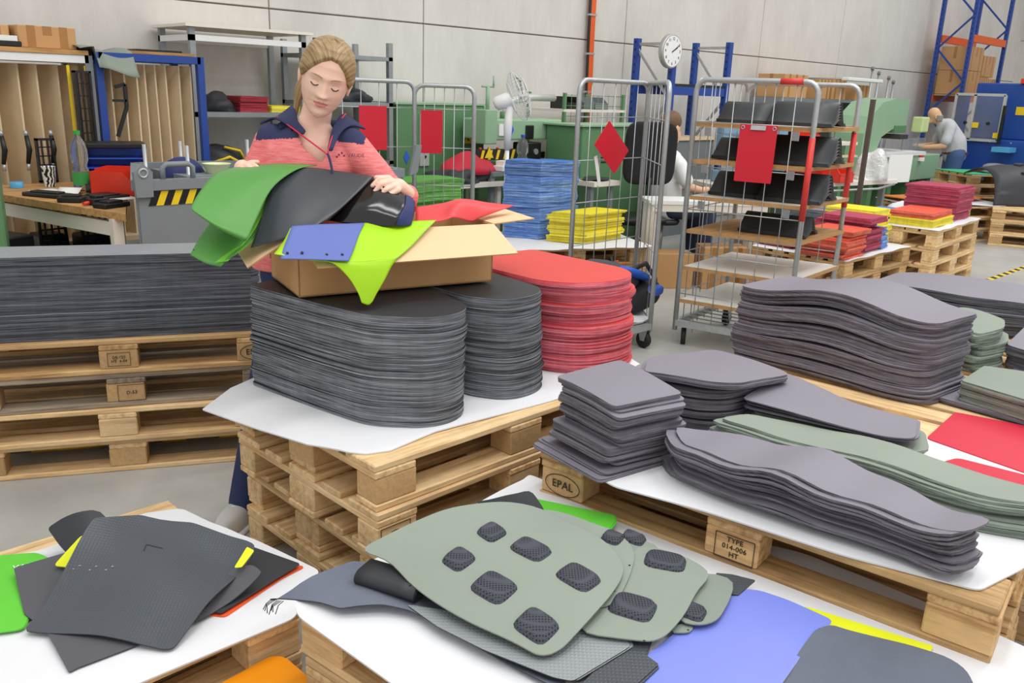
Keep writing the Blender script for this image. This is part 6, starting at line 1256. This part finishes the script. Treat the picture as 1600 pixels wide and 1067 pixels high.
# eyes, brows, ears
BROWN = plain('lash_brown', '#3a2a22', .6); BROWM = plain('brow_blond', '#a67f5c', .8); PINKEAR = SK2
def fpt(x, z, off=.001):
    th = math.asin(max(-1, min(1, (abs(x)/itab(HT, z)[0])**(1/.92)))); p = head_pt(z, math.copysign(th, x)); p.y -= off; return HW(p)
for s in (-1, 1):
    pts = [fpt(s*(.0195+.025*i/10), .0005-.0062*math.sin(math.pi*i/10)-.001*(i/10), .0006) for i in range(11)]
    G().tube([p-wbase for p in pts], [.0008]+[.0019]*9+[.0010], 6).build('eyelashes', BROWN, PW)
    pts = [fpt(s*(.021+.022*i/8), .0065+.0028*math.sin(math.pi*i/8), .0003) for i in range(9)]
    G().tube([p-wbase for p in pts], .0006, 5).build('eyelid_crease_shade', plain('lid_crease_shade', '#b98468', .6), PW)  # shade in the eyelid fold, painted as a thin darker line
    pts = [fpt(s*(.014+.034*i/10), .0232+.0045*math.sin(math.pi*(i/10)**.8*.8), .0006) for i in range(11)]
    G().tube([p-wbase for p in pts], [.0014, .002, .0022, .0022, .0022, .002, .0019, .0017, .0014, .001, .0006], 6).build('eyebrow', BROWM, PW)
    e = G(); e.ball((0, 0, 0), (.008, .018, .030), 14, 10, 0, Matrix.Rotation(-.25, 3, 'X')); e.ball((s*.004, .002, .004), (.006, .011, .018), 12, 8, 0)
    E_ = [HW(Vector((s*.0775, .012, -.008))+Vector(v))-wbase for v in e.v]; ge = G(); ge.add(E_, e.f, 0, True); eo = ge.build('ear', SK2, PW)
    G().ball(HW((s*.080, .004, -.034))-wbase, .003, 8, 6).build('earring', GALV, eo)
# hair: smooth cap pulled back, parting, ponytail
t_ = NT('blonde_hair'); t_.b.inputs['Roughness'].default_value = .42; oi_ = t_.coord(src='UV')
f_ = t_.noise(t_.coord((46, 1.2, 1), 'UV'), 1.0, 5, .7); t_.l(t_.ramp(f_, [(.25, '#604a30'), (.48, '#94784f'), (.78, '#cdb488')]), t_.b.inputs['Base Color']); t_.bump(f_, .35, .004)
HAIR = t_.m
def uvsurf(fn, nu, nv, name, mat, solid=0):
    g = G().surf(lambda u, v: tuple(Vector(fn(u, v))-wbase), nu, nv); me = g.mesh(name, mat); uv = me.uv_layers.new(name='UVMap')
    for p in me.polygons:
        for li, vi in zip(p.loop_indices, p.vertices):
            if name == 'hair': q = HR.inverted() @ (me.vertices[vi].co+wbase-Hc); uv.data[li].uv = (math.atan2(q.x-.012, q.z+.02)/6.283*2.6+q.y*(1.1 if q.x < .012 else -1.1), q.y*6)
            else: uv.data[li].uv = ((vi//(nv+1))/nu*.35, (vi % (nv+1))/nv)
    return link(name, me, PW, None, 0, solid, 1)
def hairline(th):
    a = abs(th); tab = [(0, .079), (.35, .066 if th < 0 else .074), (.7, .041 if th < 0 else .050), (1.0, .014 if th < 0 else .016), (1.25, -.004), (1.5, .0), (1.75, .004), (2.1, -.035), (2.6, -.062), (math.pi, -.068)]
    for (a0, z0), (a1, z1) in zip(tab, tab[1:]):
        if a0 <= a <= a1+1e-9: t = (a-a0)/(a1-a0); return z0+(z1-z0)*t
    return -.068
def cap(u, v):
    th = (u-.5)*2*math.pi; hl = hairline(th); z = .1155-(.1155-hl)*(v**1.0)
    p = head_pt(z, th, 1.0, False); n = Vector((p.x, p.y, p.z*.8)).normalized(); lift = .010*min(1, (1-v)*6+.15)*(1-.35*gs(p.x-.012, .005)*(p.y < .02)) + (.004 if th*th > 1 else 0)
    p += n*lift; p.x *= min(1, v*40); p.y *= min(1, v*40); return HW(p)
uvsurf(cap, 96, 30, 'hair', HAIR, .003)
tail0 = HW((-.03, .10, -.02))
tp = [HW((-.01, .098, .0)), HW((-.035, .115, -.03)), HW((-.058, .105, -.075)), HW((-.066, .085, -.125)), HW((-.062, .07, -.17))]
def tailf(u, v):
    c = spl(tp, u); r_ = (.016+.010*math.sin(math.pi*min(1, u*1.3)))*(1-.55*max(0, u-.6)/.4); th = 2*math.pi*v
    return c+(HR @ Vector((math.cos(th), math.sin(th), 0)))*r_
def tailuv(u, v): return tailf(v, u)
uvsurf(tailuv, 20, 24, 'ponytail', HAIR); G().tube([(HW((-.012, .10, -.002))+(HR @ Vector((math.cos(a), 0, math.sin(a))))*.019)-wbase for a in [k*math.pi/8 for k in range(16)]], .004, 6, closed=True).build('hair_tie', NAVY, PW)
# jacket
t_ = NT('coral_fleece'); t_.b.inputs['Roughness'].default_value = .9; f_ = t_.noise(t_.coord((20, 20, 240)), 1.0, 4, .7); f2_ = t_.noise(t_.coord(), 26, 3)
t_.l(t_.ramp(f_, [(.3, '#dd5f66'), (.7, '#f59a96')]), t_.b.inputs['Base Color']); t_.bump(f2_, .12, .006); CORAL = t_.m
NAVYJ = plain('navy_jersey', '#2c3156', .85, var=.1, scale=40, bump=.15); PIPE = plain('red_piping', '#d8223f', .5)
g = G()
ring(g, tdense([(-.785, 3.07, .93, .185, .125), (-.775, 3.065, 1.05, .16, .118), (-.755, 3.05, 1.18, .155, .118), (-.735, 3.035, 1.30, .168, .122), (-.73, 3.04, 1.365, .165, .105), (-.728, 3.04, 1.405, .13, .086), (-.724, 3.035, 1.44, .082, .07)]), 36)
def jit_seg(pts, rad):
    seg(g, pts, rad, 18)
jit_seg([VW(-.868, 3.055, 1.385), shR.lerp(elR, .5)+VW(0, 0, 0)*0, elR, elR.lerp(wrR, .85)], [.062, .06, .054, .042]); jit_seg([VW(-.595, 3.035, 1.385), shL.lerp(elL, .5), elL, elL.lerp(wrL, .88)], [.062, .06, .054, .040])
for s_, e_, w_, k in ((shR, elR, wrR, 1), (shL, elL, wrL, -1)):
    for q in range(5):
        c = s_.lerp(e_, .35+.14*q); d = (e_-s_).normalized(); o_ = d.orthogonal().normalized()
        g.tube([c+(Matrix.Rotation(a+q, 3, d) @ o_)*.055+d*.012*math.sin(a*2+q) for a in [i*.5 for i in range(7)]], .007, 6)
jk = fuse('jacket', g, CORAL, PW, .0055, 5); jk.location = -wbase
jk.data.materials.append(NAVYJ)
VN = [(.0, .0)]
def inpoly(x, y, P_):
    c = False; j = len(P_)-1
    for i in range(len(P_)):
        if (P_[i][1] > y) != (P_[j][1] > y) and x < (P_[j][0]-P_[i][0])*(y-P_[i][1])/(P_[j][1]-P_[i][1])+P_[i][0]: c = not c
        j = i
    return c
bm = bmesh.new(); bm.from_mesh(jk.data); kill = []
VPOLY = [(-.775, 1.50), (-.765, 1.432), (-.735, 1.375), (-.672, 1.325), (-.640, 1.385), (-.640, 1.50)]
for f in bm.faces:
    c = f.calc_center_median(); a = c.dot(rt0); b = c.dot(fh)
    if (b < 3.06 and inpoly(a, c.z, VPOLY)) or (c.z > 1.428 and abs(a+.722) < .06): kill.append(f); continue
    da = abs(a+.725)
    if c.z > 1.402-.10*(da-.06) and da > .03 and da < .19 and (c.z > 1.385): f.material_index = 1
bmesh.ops.delete(bm, geom=kill, context='FACES'); bm.to_mesh(jk.data); bm.free()
sd = jk.modifiers.new('thickness', 'SOLIDIFY'); sd.thickness = .004; sd.offset = -1
COLL_A = [
    [(1.483,2.857,1.438), (1.525,2.813,1.464), (1.583,2.802,1.505)],
    [(1.492,2.793,1.461), (1.523,2.751,1.467), (1.556,2.733,1.485)],
    [(1.501,2.729,1.451), (1.512,2.688,1.449), (1.529,2.675,1.458)],
    [(1.513,2.640,1.421), (1.518,2.624,1.418), (1.529,2.627,1.428)],
]
COLL_B = [
    [(1.674,2.633,1.482), (1.710,2.612,1.463), (1.731,2.573,1.435)],
    [(1.643,2.606,1.468), (1.654,2.584,1.458), (1.674,2.574,1.446)],
    [(1.597,2.570,1.431), (1.601,2.556,1.424), (1.615,2.556,1.421)],
    [(1.557,2.536,1.377), (1.558,2.527,1.369), (1.567,2.525,1.369)],
]
PIPE_A = [
    [(1.506,2.782,1.470), (1.502,2.705,1.448), (1.508,2.637,1.422), (1.526,2.575,1.390), (1.548,2.523,1.357), (1.547,2.511,1.337)],
]
PIPE_B = [
    [(1.683,2.619,1.487), (1.640,2.592,1.462), (1.599,2.561,1.430), (1.564,2.535,1.390), (1.548,2.523,1.357)],
]
ZIPL = [
    [(1.548,2.522,1.361), (1.546,2.505,1.338), (1.542,2.488,1.306), (1.536,2.476,1.271)],
]
LOGO_P = ((1.595,2.476,1.357))
for nm, rows in (('collar', COLL_A), ('collar', COLL_B)):
    R_ = [[tuple(Vector(p)-wbase) for p in r_] for r_ in rows]; G().surf(patch(R_), 14, 10).build(nm, NAVYJ, PW, solid=.006, off=1)
for rows in (PIPE_A, PIPE_B):
    P_ = [Vector(p)-wbase for p in rows[0]]; G().tube([spl(P_, i/20) for i in range(21)], .0028, 6).build('red_piping', PIPE, PW)
P_ = [Vector(p)-wbase for p in ZIPL[0]]; G().tube([spl(P_, i/10) for i in range(11)], .0045, 6).build('zip', NAVYJ, PW)
g = G(); T = frame(Vector(LOGO_P)-wbase, rt0*.985+fh*.17+Vector((0, 0, .02)), (0, 0, 1)); gtext(g, 'VAUDE', .0175, T @ Matrix.Translation((.028, 0, 0)))
for x, z in ((-.028, .003), (-.018, .009), (-.011, .0), (-.035, -.004)): g.prism([(x-.003, z-.003), (x+.003, z-.003), (x+.003, z+.003), (x-.003, z+.003)], 0, .001, 0, T)
g.build('logo', plain('logo_plum', '#5b2447', .6), PW)
hd = [VW(-.722+.105*math.cos(a), 3.055+.075*math.sin(a), 1.425+.012*math.sin(a)) for a in [math.radians(200-22*k) for k in range(11)]]
G().tube([p-wbase for p in hd], [.018]+[.030]*9+[.018], 10).build('hood', NAVYJ, PW)
# trousers and shoes
g = G(); hipR, hipL = VW(-.83, 3.07, .86), VW(-.70, 3.09, .86)
seg(g, [hipR, VW(-.912, 2.97, .48), VW(-.968, 2.825, .09)], [.095, .068, .058]); seg(g, [hipL, VW(-.70, 3.1, .48), VW(-.69, 3.13, .09)], [.095, .068, .058]); seg(g, [hipR+Vector((0, 0, .05)), hipL+Vector((0, 0, .05))], [.11, .11])
tr = fuse('trousers', g, plain('navy_trousers', '#27345c', .85, var=.12), PW, .01, 4); tr.location = -wbase
SHOE = plain('grey_canvas', '#cfd0cf', .8, var=.1)
for (a, b) in ((-.985, 2.785), (-.69, 3.06)):
    c = VW(a, b, 0)-wbase; Rz = HB @ Matrix.Rotation(-.15, 3, 'Z')
    so = pillow(G(), (c.x, c.y, .058), (.092, .26, .095), Rz, 2.6).build('shoe', SHOE, PW); pillow(G(), (c.x, c.y, .013), (.098, .27, .026), Rz, 4).build('sole', WHITE, so)
    for k in range(4): q = Vector(c)+Rz @ Vector((0, -.02-.022*k, .105-.010*k)); G().tube([q+Rz @ Vector((-.03, 0, -.01)), q, q+Rz @ Vector((.03, 0, -.01))], .003, 5).build('lace', WHITE, so)
